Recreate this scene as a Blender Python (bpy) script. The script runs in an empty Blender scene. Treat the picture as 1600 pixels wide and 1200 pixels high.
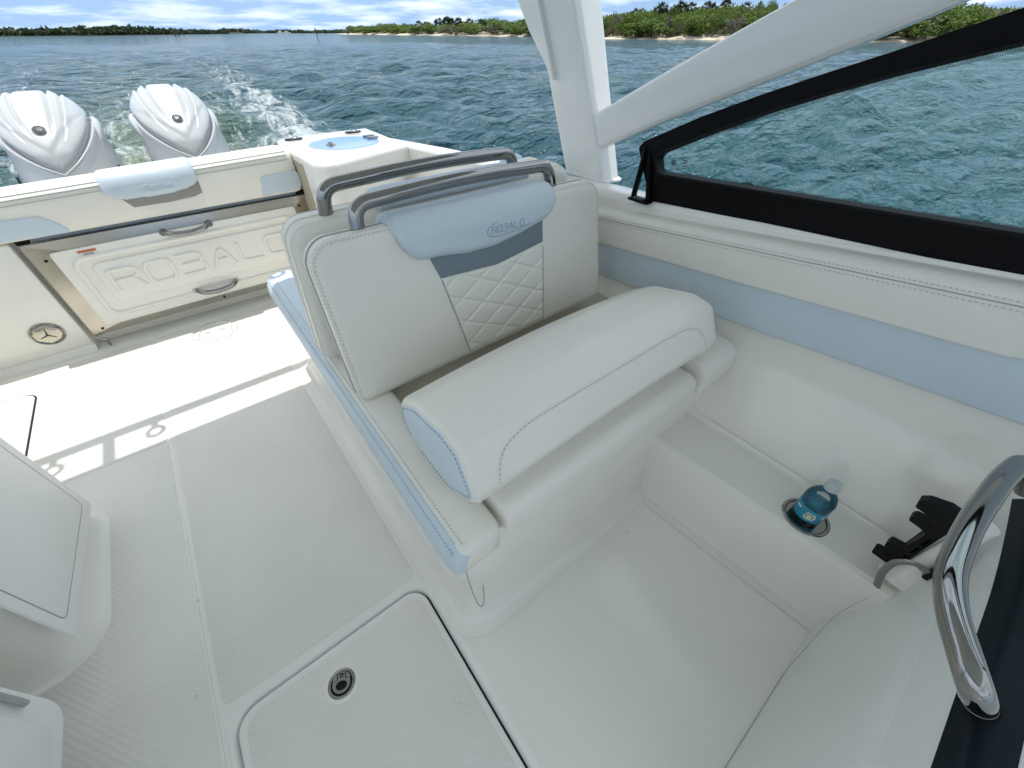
import bpy, bmesh, math, random
import numpy as np
from mathutils import Vector, Matrix

# ------------------------------------------------------------------ camera, light, exposure
SC = bpy.context.scene
COL = SC.collection
R = math.radians
random.seed(4)
RNG = np.random.default_rng(4)

cam_d = bpy.data.cameras.new('camera')
cam = bpy.data.objects.new('camera', cam_d)
COL.objects.link(cam)
cam.location = (0, 0, 1.2)
cam.rotation_euler = (R(90 - 41.946), 0, R(-38.092))
cam_d.sensor_width = 36
cam_d.lens = 612 / 1600 * 36
cam_d.clip_start = 0.02
cam_d.clip_end = 20000
SC.camera = cam

SUN_EL, SUN_AZ = 80.0, 0.0          # high sun, straight over the stern
sun_d = bpy.data.lights.new('sun', 'SUN')
sun_d.energy = 2.0
sun_d.angle = R(0.5)
sun_d.color = (1.0, 0.955, 0.88)
sun = bpy.data.objects.new('sun', sun_d)
COL.objects.link(sun)
sun.location = (0, 3, 20)
sun.rotation_euler = (R(-(90 - SUN_EL)), 0, R(-SUN_AZ))

world = bpy.data.worlds.new('World')
SC.world = world
world.use_nodes = True
wn, wl = world.node_tree.nodes, world.node_tree.links
wn.clear()
w_out = wn.new('ShaderNodeOutputWorld')
w_bg = wn.new('ShaderNodeBackground')
w_bg.inputs['Strength'].default_value = 0.15
w_sky = wn.new('ShaderNodeTexSky')
w_sky.sky_type = 'NISHITA'
w_sky.sun_disc = False
w_sky.sun_elevation = R(SUN_EL)
w_sky.sun_rotation = R(SUN_AZ)
w_sky.air_density = 1.0
w_sky.dust_density = 0.3
w_sky.ozone_density = 2.5
# thin fair-weather cloud streaks
w_tc = wn.new('ShaderNodeTexCoord')
w_sep = wn.new('ShaderNodeSeparateXYZ')
wl.new(w_tc.outputs['Generated'], w_sep.inputs[0])
w_add = wn.new('ShaderNodeMath'); w_add.operation = 'ADD'; w_add.inputs[1].default_value = 0.11
w_abs = wn.new('ShaderNodeMath'); w_abs.operation = 'ABSOLUTE'
w_cl = wn.new('ShaderNodeMath'); w_cl.operation = 'MAXIMUM'; w_cl.inputs[1].default_value = 0.0
w_up = wn.new('ShaderNodeMath'); w_up.operation = 'MULTIPLY_ADD'; w_up.inputs[1].default_value = 0.45; w_up.inputs[2].default_value = 0.55
wl.new(w_sep.outputs['Z'], w_cl.inputs[0]); wl.new(w_cl.outputs[0], w_up.inputs[0])
w_dir = wn.new('ShaderNodeCombineXYZ'); w_nrm = wn.new('ShaderNodeVectorMath'); w_nrm.operation = 'NORMALIZE'
wl.new(w_sep.outputs['X'], w_dir.inputs[0]); wl.new(w_sep.outputs['Y'], w_dir.inputs[1]); wl.new(w_up.outputs[0], w_dir.inputs[2])
wl.new(w_dir.outputs[0], w_nrm.inputs[0]); wl.new(w_nrm.outputs[0], w_sky.inputs['Vector'])
wl.new(w_sep.outputs['Z'], w_abs.inputs[0]); wl.new(w_abs.outputs[0], w_add.inputs[0])
w_div = wn.new('ShaderNodeVectorMath'); w_div.operation = 'DIVIDE'
w_cmb = wn.new('ShaderNodeCombineXYZ')
for k in range(3):
    wl.new(w_add.outputs[0], w_cmb.inputs[k])
wl.new(w_tc.outputs['Generated'], w_div.inputs[0]); wl.new(w_cmb.outputs[0], w_div.inputs[1])
w_noise = wn.new('ShaderNodeTexNoise')
w_noise.inputs['Scale'].default_value = 1.3
w_noise.inputs['Detail'].default_value = 7
w_noise.inputs['Roughness'].default_value = 0.54
w_off = wn.new('ShaderNodeVectorMath'); w_off.operation = 'ADD'; w_off.inputs[1].default_value = (4.3, 2.2, 0.0)
wl.new(w_div.outputs[0], w_off.inputs[0]); wl.new(w_off.outputs[0], w_noise.inputs['Vector'])
w_ramp = wn.new('ShaderNodeMapRange')
w_ramp.inputs['From Min'].default_value = 0.40
w_ramp.inputs['From Max'].default_value = 0.86
w_ramp.inputs['To Max'].default_value = 0.80
w_mix = wn.new('ShaderNodeMix'); w_mix.data_type = 'RGBA'
# broken cloud, thin at the horizon; extra cover added overhead as white fill light
w_el = wn.new('ShaderNodeMapRange'); w_el.interpolation_type = 'SMOOTHSTEP'
w_el.inputs['From Min'].default_value = 0.0; w_el.inputs['From Max'].default_value = 0.35
w_el.inputs['To Min'].default_value = -0.07; w_el.inputs['To Max'].default_value = 0.13
wl.new(w_sep.outputs['Z'], w_el.inputs['Value'])
w_sum = wn.new('ShaderNodeMath'); w_sum.operation = 'ADD'
wl.new(w_noise.outputs['Fac'], w_sum.inputs[0]); wl.new(w_el.outputs[0], w_sum.inputs[1])
wl.new(w_sum.outputs[0], w_ramp.inputs['Value'])
wl.new(w_ramp.outputs[0], w_mix.inputs['Factor'])
w_tint = wn.new('ShaderNodeVectorMath'); w_tint.operation = 'MULTIPLY'; w_tint.inputs[1].default_value = (1.04, 0.965, 0.81)
wl.new(w_sky.outputs[0], w_tint.inputs[0]); wl.new(w_tint.outputs[0], w_mix.inputs['A'])
w_mix.inputs['B'].default_value = (7.0, 7.1, 6.9, 1)
wl.new(w_mix.outputs['Result'], w_bg.inputs['Color'])
wl.new(w_bg.outputs[0], w_out.inputs['Surface'])

SC.view_settings.view_transform = 'Standard'
SC.view_settings.look = 'None'
SC.view_settings.gamma = 1
SC.view_settings.use_curve_mapping = False
SC.view_settings.exposure = 0.82
SC.cycles.max_bounces = 10
SC.cycles.diffuse_bounces = 8
SC.cycles.transparent_max_bounces = 12
SC.cycles.use_denoising = True

# ------------------------------------------------------------------ materials
def new_mat(name):
    m = bpy.data.materials.new(name)
    m.use_nodes = True
    return m, m.node_tree.nodes, m.node_tree.links

def pmat(name, col, rough=0.4, metal=0.0, coat=0.0, bump=0.0, bscale=200.0, bdetail=3.0, vary=0.0, vscale=3.0,
         ior=None, rvary=0.0, bdist=0.002, spec=None, soft=0.0):
    m, n, l = new_mat(name)
    b = n['Principled BSDF']
    b.inputs['Base Color'].default_value = (*col, 1)
    b.inputs['Roughness'].default_value = rough
    b.inputs['Metallic'].default_value = metal
    if coat:
        b.inputs['Coat Weight'].default_value = coat
        b.inputs['Coat Roughness'].default_value = 0.08
    if spec is not None:
        b.inputs['Specular IOR Level'].default_value = spec
    if ior:
        b.inputs['IOR'].default_value = ior
    tc = n.new('ShaderNodeTexCoord')
    if vary or rvary:
        nz = n.new('ShaderNodeTexNoise'); nz.inputs['Scale'].default_value = vscale; nz.inputs['Detail'].default_value = 6
        l.new(tc.outputs['Object'], nz.inputs['Vector'])
        if vary:
            mr = n.new('ShaderNodeMapRange')
            mr.inputs['From Min'].default_value = 0.25; mr.inputs['From Max'].default_value = 0.75
            mr.inputs['To Min'].default_value = 1 - vary; mr.inputs['To Max'].default_value = 1 + vary * 0.4
            l.new(nz.outputs['Fac'], mr.inputs['Value'])
            vm = n.new('ShaderNodeVectorMath'); vm.operation = 'SCALE'
            vm.inputs[0].default_value = col
            l.new(mr.outputs[0], vm.inputs['Scale'])
            l.new(vm.outputs[0], b.inputs['Base Color'])
        if rvary:
            mr2 = n.new('ShaderNodeMapRange')
            mr2.inputs['From Min'].default_value = 0.3; mr2.inputs['From Max'].default_value = 0.7
            mr2.inputs['To Min'].default_value = max(0.01, rough - rvary); mr2.inputs['To Max'].default_value = rough + rvary
            l.new(nz.outputs['Fac'], mr2.inputs['Value'])
            l.new(mr2.outputs[0], b.inputs['Roughness'])
    if bump:
        nb = n.new('ShaderNodeTexNoise'); nb.inputs['Scale'].default_value = bscale; nb.inputs['Detail'].default_value = bdetail
        l.new(tc.outputs['Object'], nb.inputs['Vector'])
        bp = n.new('ShaderNodeBump'); bp.inputs['Strength'].default_value = bump; bp.inputs['Distance'].default_value = bdist
        l.new(nb.outputs['Fac'], bp.inputs['Height'])
        l.new(bp.outputs[0], b.inputs['Normal'])
        if soft:                       # gentle puckers and sit marks
            ns = n.new('ShaderNodeTexNoise'); ns.inputs['Scale'].default_value = 13; ns.inputs['Detail'].default_value = 3; ns.inputs['Distortion'].default_value = 0.8
            l.new(tc.outputs['Object'], ns.inputs['Vector'])
            b2 = n.new('ShaderNodeBump'); b2.inputs['Strength'].default_value = soft; b2.inputs['Distance'].default_value = 0.010
            l.new(ns.outputs['Fac'], b2.inputs['Height']); l.new(b2.outputs[0], bp.inputs['Normal'])
    return m

GEL = pmat('gelcoat_white', (0.86, 0.845, 0.785), 0.17, coat=0.3, bump=0.03, bscale=420, vary=0.03, vscale=2.2, rvary=0.02, bdist=0.0005)
GELB = pmat('gelcoat_bright', (0.85, 0.84, 0.80), 0.18, coat=0.4, bump=0.04, bscale=7, vary=0.02, rvary=0.05, bdist=0.004)
GELS = pmat('gelcoat_silver', (0.84, 0.85, 0.83), 0.42, bump=0.12, bscale=900, vary=0.04, vscale=4, bdist=0.0006)
PAINT = pmat('white_paint', (0.84, 0.845, 0.82), 0.16, coat=0.5, bump=0.05, bscale=260, vary=0.02, bdist=0.0006)
VINYL = pmat('cream_vinyl', (0.84, 0.825, 0.755), 0.42, soft=0.16, bump=0.3, bscale=420, bdetail=4, vary=0.045, vscale=5, rvary=0.06, bdist=0.0008)
BLUE = pmat('pale_blue_vinyl', (0.60, 0.695, 0.765), 0.44, soft=0.16, bump=0.3, bscale=420, bdetail=4, vary=0.05, vscale=5, bdist=0.0008)
CHEV = pmat('slate_vinyl', (0.19, 0.24, 0.28), 0.5, bump=0.3, bscale=600, vary=0.08, bdist=0.0008)
TAUPE = pmat('taupe_vinyl', (0.30, 0.29, 0.27), 0.5, bump=0.3, bscale=600, vary=0.08, bdist=0.0008)
THREAD = pmat('thread', (0.56, 0.54, 0.48), 0.7)
BTHREAD = pmat('blue_thread', (0.33, 0.43, 0.53), 0.7)
GROOVE = pmat('seam_shadow_gap', (0.40, 0.41, 0.39), 0.8)
STEEL = pmat('polished_steel', (0.31, 0.31, 0.30), 0.07, metal=1.0, rvary=0.03, vscale=14)
STEEL2 = pmat('sheet_steel', (0.50, 0.47, 0.41), 0.2, metal=1.0, bump=0.03, bscale=3, rvary=0.05, vscale=3, bdist=0.01)
BLACK = pmat('black_frame', (0.004, 0.004, 0.005), 0.5, spec=0.12, bump=0.05, bscale=400)
BLACKP = pmat('black_plastic', (0.006, 0.006, 0.007), 0.5, spec=0.2, bump=0.1, bscale=500)
RUBBER = pmat('dark_gasket', (0.035, 0.035, 0.033), 0.8, spec=0.1)
DARKP = pmat('dark_glossy_panel', (0.006, 0.012, 0.017), 0.30, spec=0.2, bump=0.25, bscale=900, bdist=0.0004)
ENGINE = pmat('pearl_engine_paint', (0.54, 0.555, 0.555), 0.32, coat=0.3, bump=0.03, bscale=300, vary=0.03, bdist=0.0005)
ENGDARK = pmat('engine_dark_trim', (0.05, 0.055, 0.07), 0.4)  # own dark colour of the cowl badges and socket mark
ACRYL = pmat('blue_acrylic', (0.20, 0.36, 0.60), 0.12, coat=0.3, vary=0.15, vscale=8)
ROLLER = pmat('grey_blue_tube', (0.16, 0.21, 0.27), 0.4)
TAN = pmat('tan_panel', (0.42, 0.37, 0.28), 0.7)
CUPIN = pmat('cup_well', (0.012, 0.013, 0.013), 0.4)
STONE = pmat('seat_pan', (0.60, 0.56, 0.47), 0.6)

def nonskid():
    m, n, l = new_mat('nonskid_gelcoat')
    b = n['Principled BSDF']
    b.inputs['Roughness'].default_value = 0.42
    tc = n.new('ShaderNodeTexCoord')
    mp = n.new('ShaderNodeMapping'); mp.inputs['Rotation'].default_value = (0, 0, R(14))
    l.new(tc.outputs['Object'], mp.inputs['Vector'])
    hs = []
    for rot, sc in ((54.7, 26.0), (-54.7, 26.0)):
        mp = n.new('ShaderNodeMapping'); mp.inputs['Rotation'].default_value = (0, 0, R(90 + rot))
        l.new(tc.outputs['Object'], mp.inputs['Vector'])
        w = n.new('ShaderNodeTexWave'); w.wave_type = 'BANDS'; w.bands_direction = 'X'
        w.inputs['Scale'].default_value = sc; w.inputs['Distortion'].default_value = 0.25
        w.inputs['Detail'].default_value = 1; w.inputs['Detail Scale'].default_value = 1.5
        l.new(mp.outputs[0], w.inputs['Vector']); hs.append(w)
    mu = n.new('ShaderNodeMath'); mu.operation = 'MULTIPLY_ADD'
    l.new(hs[1].outputs['Fac'], mu.inputs[0]); mu.inputs[1].default_value = 0.65
    l.new(hs[0].outputs['Fac'], mu.inputs[2])
    nz = n.new('ShaderNodeTexNoise'); nz.inputs['Scale'].default_value = 260; nz.inputs['Detail'].default_value = 3
    l.new(tc.outputs['Object'], nz.inputs['Vector'])
    m2 = n.new('ShaderNodeMath'); m2.operation = 'MULTIPLY_ADD'
    l.new(nz.outputs['Fac'], m2.inputs[0]); m2.inputs[1].default_value = 0.7
    l.new(mu.outputs[0], m2.inputs[2])
    bp = n.new('ShaderNodeBump'); bp.inputs['Strength'].default_value = 0.22; bp.inputs['Distance'].default_value = 0.0022
    l.new(m2.outputs[0], bp.inputs['Height']); l.new(bp.outputs[0], b.inputs['Normal'])
    nl = n.new('ShaderNodeTexNoise'); nl.inputs['Scale'].default_value = 2.4; nl.inputs['Detail'].default_value = 7
    l.new(tc.outputs['Object'], nl.inputs['Vector'])
    cr = n.new('ShaderNodeMapRange'); cr.inputs['From Min'].default_value = 0.3; cr.inputs['From Max'].default_value = 0.7
    cr.inputs['To Min'].default_value = 0.93; cr.inputs['To Max'].default_value = 1.03
    l.new(nl.outputs['Fac'], cr.inputs['Value'])
    vm = n.new('ShaderNodeVectorMath'); vm.operation = 'SCALE'; vm.inputs[0].default_value = (0.80, 0.785, 0.735)
    l.new(cr.outputs[0], vm.inputs['Scale'])
    l.new(vm.outputs[0], b.inputs['Base Color'])
    return m
NONSKID = nonskid()
GELF = pmat('fine_textured_gelcoat', (0.83, 0.815, 0.76), 0.4, bump=0.35, bscale=330, vary=0.05, vscale=2.5, bdist=0.0008)

def glassmat(name, tint, gloss):
    m, n, l = new_mat(name)
    n.remove(n['Principled BSDF'])
    out = n['Material Output']
    t = n.new('ShaderNodeBsdfTransparent'); t.inputs[0].default_value = (*tint, 1)
    g = n.new('ShaderNodeBsdfGlossy'); g.inputs['Roughness'].default_value = 0.02
    fr = n.new('ShaderNodeFresnel'); fr.inputs['IOR'].default_value = gloss
    mx = n.new('ShaderNodeMixShader')
    l.new(fr.outputs[0], mx.inputs[0]); l.new(t.outputs[0], mx.inputs[1]); l.new(g.outputs[0], mx.inputs[2])
    l.new(mx.outputs[0], out.inputs['Surface'])
    return m
GLASS = glassmat('tinted_glass', (0.88, 1.0, 0.955), 1.27)
CLEAR = glassmat('clear_plastic', (0.90, 0.94, 0.94), 1.42)
WATERIN = glassmat('bottle_water', (0.93, 0.965, 0.97), 1.15)

def fritmat():
    m, n, l = new_mat('glass_dot_band')
    out = n['Material Output']; b = n['Principled BSDF']
    b.inputs['Base Color'].default_value = (0.008, 0.008, 0.009, 1); b.inputs['Roughness'].default_value = 0.4
    tc = n.new('ShaderNodeTexCoord'); mp = n.new('ShaderNodeMapping')
    mp.inputs['Rotation'].default_value = (R(45), 0, 0)
    l.new(tc.outputs['Object'], mp.inputs['Vector'])
    sp = n.new('ShaderNodeSeparateXYZ'); l.new(mp.outputs[0], sp.inputs[0])
    outs = []
    for k in ('Y', 'Z'):
        a = n.new('ShaderNodeMath'); a.operation = 'MULTIPLY'; a.inputs[1].default_value = 2 * math.pi / 0.0024
        s = n.new('ShaderNodeMath'); s.operation = 'SINE'
        l.new(sp.outputs[k], a.inputs[0]); l.new(a.outputs[0], s.inputs[0]); outs.append(s)
    mu = n.new('ShaderNodeMath'); mu.operation = 'ADD'
    l.new(outs[0].outputs[0], mu.inputs[0]); l.new(outs[1].outputs[0], mu.inputs[1])
    gt = n.new('ShaderNodeMath'); gt.operation = 'GREATER_THAN'; gt.inputs[1].default_value = 0.35
    l.new(mu.outputs[0], gt.inputs[0])
    t = n.new('ShaderNodeBsdfTransparent'); mx = n.new('ShaderNodeMixShader')
    l.new(gt.outputs[0], mx.inputs[0]); l.new(t.outputs[0], mx.inputs[1]); l.new(b.outputs[0], mx.inputs[2])
    l.new(mx.outputs[0], out.inputs['Surface'])
    return m
FRIT = fritmat()

# ------------------------------------------------------------------ helpers
def tag(o, label=None, cat=None, group=None, kind=None):
    if label: o['label'] = label
    if cat: o['category'] = cat
    if group: o['group'] = group
    if kind: o['kind'] = kind
    return o

def thing(name, label, cat, loc=(0, 0, 0), group=None):
    o = bpy.data.objects.new(name, None)
    o.empty_display_size = 0.05
    COL.objects.link(o)
    o.location = loc
    return tag(o, label, cat, group)

def world_offset(p):
    v = Vector((0, 0, 0))
    while p is not None:
        v += p.location
        p = p.parent
    return v

def obj(name, verts, faces, mat, parent=None, smooth=True, angle=40, local=False):
    """one mesh object; verts are world coordinates unless local=True"""
    me = bpy.data.meshes.new(name)
    me.from_pydata([tuple(v) for v in verts], [], [tuple(f) for f in faces])
    me.update()
    bm = bmesh.new(); bm.from_mesh(me)
    bmesh.ops.recalc_face_normals(bm, faces=bm.faces)
    bm.to_mesh(me); bm.free()
    if smooth:
        me.polygons.foreach_set('use_smooth', [True] * len(me.polygons))
        me.set_sharp_from_angle(angle=R(angle))
    if mat is not None:
        for m in (mat if isinstance(mat, (list, tuple)) else [mat]):
            me.materials.append(m)
    o = bpy.data.objects.new(name, me)
    COL.objects.link(o)
    if parent is not None:
        o.parent = parent
        if not local:
            off = world_offset(parent)
            me.transform(Matrix.Translation(-off))
    return o

class G:
    """geometry collector"""
    def __init__(s): s.v = []; s.f = []
    def add(s, vf):
        k = len(s.v)
        s.v += [tuple(p) for p in vf[0]]
        s.f += [tuple(i + k for i in f) for f in vf[1]]
        return s
    def obj(s, name, mat, parent=None, **kw): return obj(name, s.v, s.f, mat, parent, **kw)

def rpoly(pts, r, seg=5):
    """2-D polygon with rounded corners (r a number or one per corner)"""
    n = len(pts); out = []
    rs = [r] * n if not isinstance(r, (list, tuple)) else r
    for i in range(n):
        p0, p1, p2 = (Vector(pts[i - 1]), Vector(pts[i]), Vector(pts[(i + 1) % n]))
        a = (p0 - p1); b = (p2 - p1); la, lb = a.length, b.length
        a.normalize(); b.normalize()
        ang = a.angle(b) if la > 1e-9 and lb > 1e-9 else math.pi
        if rs[i] <= 1e-6 or abs(ang - math.pi) < 0.02:
            out.append(p1.copy()); continue
        d = min(rs[i] / math.tan(ang / 2), la * 0.48, lb * 0.48)
        rr = d * math.tan(ang / 2)
        c = p1 + (a + b).normalized() * (rr / math.sin(ang / 2))
        s = p1 + a * d - c; e = p1 + b * d - c
        a0 = math.atan2(s.y, s.x); a1 = math.atan2(e.y, e.x)
        da = (a1 - a0 + math.pi) % (2 * math.pi) - math.pi
        for k in range(seg + 1):
            t = a0 + da * k / seg
            out.append(Vector((c.x + rr * math.cos(t), c.y + rr * math.sin(t))))
    return out

def ccw(p):
    a = sum(p[i - 1][0] * p[i][1] - p[i][0] * p[i - 1][1] for i in range(len(p)))
    return p if a > 0 else p[::-1]

def inset(p, d):
    """offset a CCW polygon inwards by d along vertex normals"""
    n = len(p); out = []
    for i in range(n):
        a = (Vector(p[i]) - Vector(p[i - 1])); b = (Vector(p[(i + 1) % n]) - Vector(p[i]))
        if a.length < 1e-9: a = b
        if b.length < 1e-9: b = a
        na = Vector((-a.y, a.x)).normalized(); nb = Vector((-b.y, b.x)).normalized()
        m = na + nb
        m = m / max(m.dot(m) / 2, 0.35) if m.length > 1e-6 else na
        out.append(Vector(p[i]) + m * d)
    return out

def loft(rings, cap0=True, cap1=True, close=True):
    n = len(rings[0]); v = [tuple(p) for r in rings for p in r]; f = []
    for k in range(len(rings) - 1):
        for i in range(n if close else n - 1):
            j = (i + 1) % n
            f.append((k * n + i, k * n + j, (k + 1) * n + j, (k + 1) * n + i))
    if cap0: f.append(tuple(range(n - 1, -1, -1)))
    if cap1: f.append(tuple(range((len(rings) - 1) * n, len(rings) * n)))
    return v, f

def pillow(outline, thick, r=0.02, crown=0.0, M=None, back_r=None, seg=5, rings=4, bcrown=0.0, flat=False):
    """soft cushion: a 2-D outline with rounded rim, front face bulging by crown. front at w = thick. M maps (u,v,w) -> world"""
    o = ccw(list(outline))
    cen = sum((Vector(p) for p in o), Vector((0, 0))) / len(o)
    br = r if back_r is None else back_r
    L = []
    def ring(p, w): L.append([(q[0], q[1], w) for q in p])
    # back
    pb = inset(o, br)
    for k in range(2, 0, -1):
        s = k / 3
        ring([cen + (Vector(q) - cen) * (1 - s) for q in pb], -bcrown * (1 - (1 - s) ** 2))
    if br > 0:
        for k in range(seg):
            t = math.pi / 2 * k / seg
            ring(inset(o, br * (1 - math.sin(t))), br * (1 - math.cos(t)))
    for k in range(seg + 1):
        t = math.pi / 2 * k / seg
        ring(inset(o, r * (1 - math.cos(t))), thick - r + r * math.sin(t))
    pf = inset(o, r)
    if flat:                                     # one flat face, for outlines that are not star-shaped
        ring(inset(pf, 0.0015), thick); ring(inset(pf, 0.0030), thick)
        v, f = loft([[(q[0], q[1], 0.0) for q in o]] + L[2:], True, True)
        return ([M(*p) for p in v] if M else v), f
    for k in range(1, rings):
        s = k / rings
        ring([cen + (Vector(q) - cen) * (1 - s) for q in pf], thick + crown * (1 - (1 - s) ** 2))
    v, f = loft(L, False, False)
    n = len(o); nb = len(L)
    v.append((cen.x, cen.y, -bcrown)); v.append((cen.x, cen.y, thick + crown))
    for i in range(n):
        f.append((len(v) - 2, (i + 1) % n, i))
        f.append((len(v) - 1, (nb - 1) * n + i, (nb - 1) * n + (i + 1) % n))
    if M: v = [M(*p) for p in v]
    return v, f

def frame(o, u, v, w):
    o, u, v, w = (Vector(q) for q in (o, u, v, w))
    return lambda a, b, c: o + u * a + v * b + w * c

def box(x0, x1, y0, y1, z0, z1, bev=0.0, seg=2):
    bm = bmesh.new()
    bmesh.ops.create_cube(bm, size=1)
    for q in bm.verts:
        q.co = Vector(((x0 + x1) / 2 + q.co.x * (x1 - x0), (y0 + y1) / 2 + q.co.y * (y1 - y0), (z0 + z1) / 2 + q.co.z * (z1 - z0)))
    if bev:
        bmesh.ops.bevel(bm, geom=bm.edges[:], offset=bev, segments=seg, profile=0.5, affect='EDGES')
    bm.verts.index_update()
    r = [tuple(q.co) for q in bm.verts], [tuple(q.index for q in f.verts) for f in bm.faces]
    bm.free()
    return r

def tube(path, r, seg=12, closed=False, cap=True, flat=None):
    """sweep a circle (or an ellipse: flat=(ru, rv)) along a 3-D path"""
    P = [Vector(p) for p in path]; n = len(P); rings = []
    T = []
    for i in range(n):
        a = P[(i - 1) % n] if (closed or i) else P[i]
        b = P[(i + 1) % n] if (closed or i < n - 1) else P[i]
        t = (b - a); T.append(t.normalized() if t.length > 1e-9 else Vector((0, 0, 1)))
    ref = Vector((0, 0, 1)) if abs(T[0].z) < 0.9 else Vector((1, 0, 0))
    N = (ref - T[0] * ref.dot(T[0])).normalized()
    for i in range(n):
        N = (N - T[i] * N.dot(T[i])).normalized()
        B = T[i].cross(N)
        rr = r[i] if isinstance(r, (list, tuple)) else r
        ru, rv = (rr, rr) if flat is None else flat
        rings.append([P[i] + N * (math.cos(2 * math.pi * k / seg) * ru) + B * (math.sin(2 * math.pi * k / seg) * rv) for k in range(seg)])
    if closed:
        rings.append(rings[0])
        v, f = loft(rings, False, False)
        return v, f
    return loft(rings, cap, cap)

def fillet(path, r, seg=6):
    """round the inner corners of a 3-D polyline"""
    P = [Vector(p) for p in path]; out = [P[0]]
    for i in range(1, len(P) - 1):
        a = P[i - 1] - P[i]; b = P[i + 1] - P[i]
        rr = r[i - 1] if isinstance(r, (list, tuple)) else r
        d = min(rr, a.length * 0.48, b.length * 0.48)
        p0 = P[i] + a.normalized() * d; p2 = P[i] + b.normalized() * d
        for k in range(seg + 1):
            t = k / seg
            out.append(p0 * (1 - t) ** 2 + P[i] * (2 * t * (1 - t)) + p2 * t * t)
    out.append(P[-1])
    return out

def lathe(profile, c, seg=32, axis=None):
    """profile (r, h) around the vertical through c"""
    rings = [[(c[0] + r * math.cos(2 * math.pi * k / seg), c[1] + r * math.sin(2 * math.pi * k / seg), c[2] + h) for k in range(seg)] for r, h in profile]
    return loft(rings, profile[0][0] > 1e-6, profile[-1][0] > 1e-6)

def resample(path, step):
    P = [Vector(p) for p in path]; out = [P[0].copy()]; t = step
    for a, b in zip(P, P[1:]):
        d = b - a; L = d.length
        if L < 1e-9: continue
        while t <= L:
            out.append(a + d * (t / L)); t += step
        t -= L
    return out

def stitches(path, dash=0.0055, gap=0.004, r=0.0011):
    g = G()
    q = resample(path, (dash + gap) / 4)
    i = 0
    while i + 3 < len(q):
        a, b = q[i], q[i + 2]
        d = (b - a).normalized()
        s = d.cross(Vector((0, 0, 1)));
        s = (s if s.length > 0.05 else d.cross(Vector((1, 0, 0)))).normalized() * r
        t = d.cross(s).normalized() * r
        vs = [a + s, a + t, a - s, a - t, b + s, b + t, b - s, b - t]
        g.add((vs, [(0, 1, 5, 4), (1, 2, 6, 5), (2, 3, 7, 6), (3, 0, 4, 7), (0, 3, 2, 1), (4, 5, 6, 7)]))
        i += 4
    return g

def plate_with_hole(outer, holes, z_fn):
    """flat sheet with holes, triangulated; z_fn maps (x, y) -> 3-D"""
    bm = bmesh.new(); edges = []
    for loop in [outer] + holes:
        vs = [bm.verts.new((p[0], p[1], 0)) for p in loop]
        for i in range(len(vs)):
            edges.append(bm.edges.new((vs[i - 1], vs[i])))
    bmesh.ops.triangle_fill(bm, use_beauty=True, use_dissolve=False, edges=edges)
    bm.verts.index_update()
    v = [z_fn(q.co.x, q.co.y) for q in bm.verts]; f = [tuple(q.index for q in fc.verts) for fc in bm.faces]
    bm.free()
    return v, f

def slab(outer, holes, M, t):
    """solid plate with holes, thickness t along the third axis of M"""
    g = G()
    va, fa = plate_with_hole(outer, holes, lambda x, y: M(x, y, t))
    vb, fb = plate_with_hole(outer, holes, lambda x, y: M(x, y, 0))
    g.add((va, fa)); g.add((vb, fb))
    for loop in [outer] + holes:
        n = len(loop)
        g.add(([M(p[0], p[1], 0) for p in loop] + [M(p[0], p[1], t) for p in loop],
               [(i, (i + 1) % n, n + (i + 1) % n, n + i) for i in range(n)]))
    return g

def copy_tree(o, parent=None):
    c = o.copy(); COL.objects.link(c)
    if parent is not None: c.parent = parent
    for ch in list(o.children): copy_tree(ch, c)
    return c

def interp(x, xs, ys): return float(np.interp(x, xs, ys))

# stroke lettering for the raised ROBALO word marks: each glyph a list of polylines in a unit box, corners rounded
GLYPH = {
    'R': [[(0.0, 1), (0.78, 1), (1.0, .86), (1.0, .64), (.78, .5), (0.1, .5)], [(.74, .5), (1.02, .0)], [(0, 1), (0, 0)]],
    'O': [[(.5, 1), (.14, 1), (0, .84), (0, .16), (.14, 0), (.86, 0), (1, .16), (1, .84), (.86, 1), (.5, 1)]],
    'B': [[(0, 1), (.78, 1), (.94, .88), (.94, .64), (.8, .52), (.12, .52)], [(.8, .52), (1, .38), (1, .12), (.84, 0), (0, 0)]],
    'A': [[(0, 0), (.5, 1), (1, 0)], [(.2, .36), (.8, .36)]],
    'L': [[(0, 1), (0, 0), (1, 0)]],
}
def word(text, w, h, gap):
    out = []; x = 0
    for ch in text:
        for pl in GLYPH[ch]:
            out.append([(x + p[0] * w, p[1] * h) for p in pl])
        x += w + gap
    return out, x - gap

# ------------------------------------------------------------------ the boat's mouldings (x = port, y = aft, z = up, sole at z = 0)
def zs(y):            # sheer height of the port gunwale ledge
    return 0.775 + 0.10 * max(0.0, 0.85 - y) - 0.031 * max(0.0, y - 1.2)
def xo(y):            # outer edge of the gunwale
    return interp(y, [-2.2, -0.6, 0.0, 1.01, 1.27, 2.02, 2.9], [1.30, 1.43, 1.42, 1.31, 1.25, 1.205, 1.065])
def xi(y):            # inner edge of the coaming
    return interp(y, [-2.2, 0.0, 0.9, 1.15, 1.3, 2.0, 2.32, 2.9], [1.10, 1.215, 1.205, 1.17, 1.155, 1.115, 1.08, 1.0])

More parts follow.
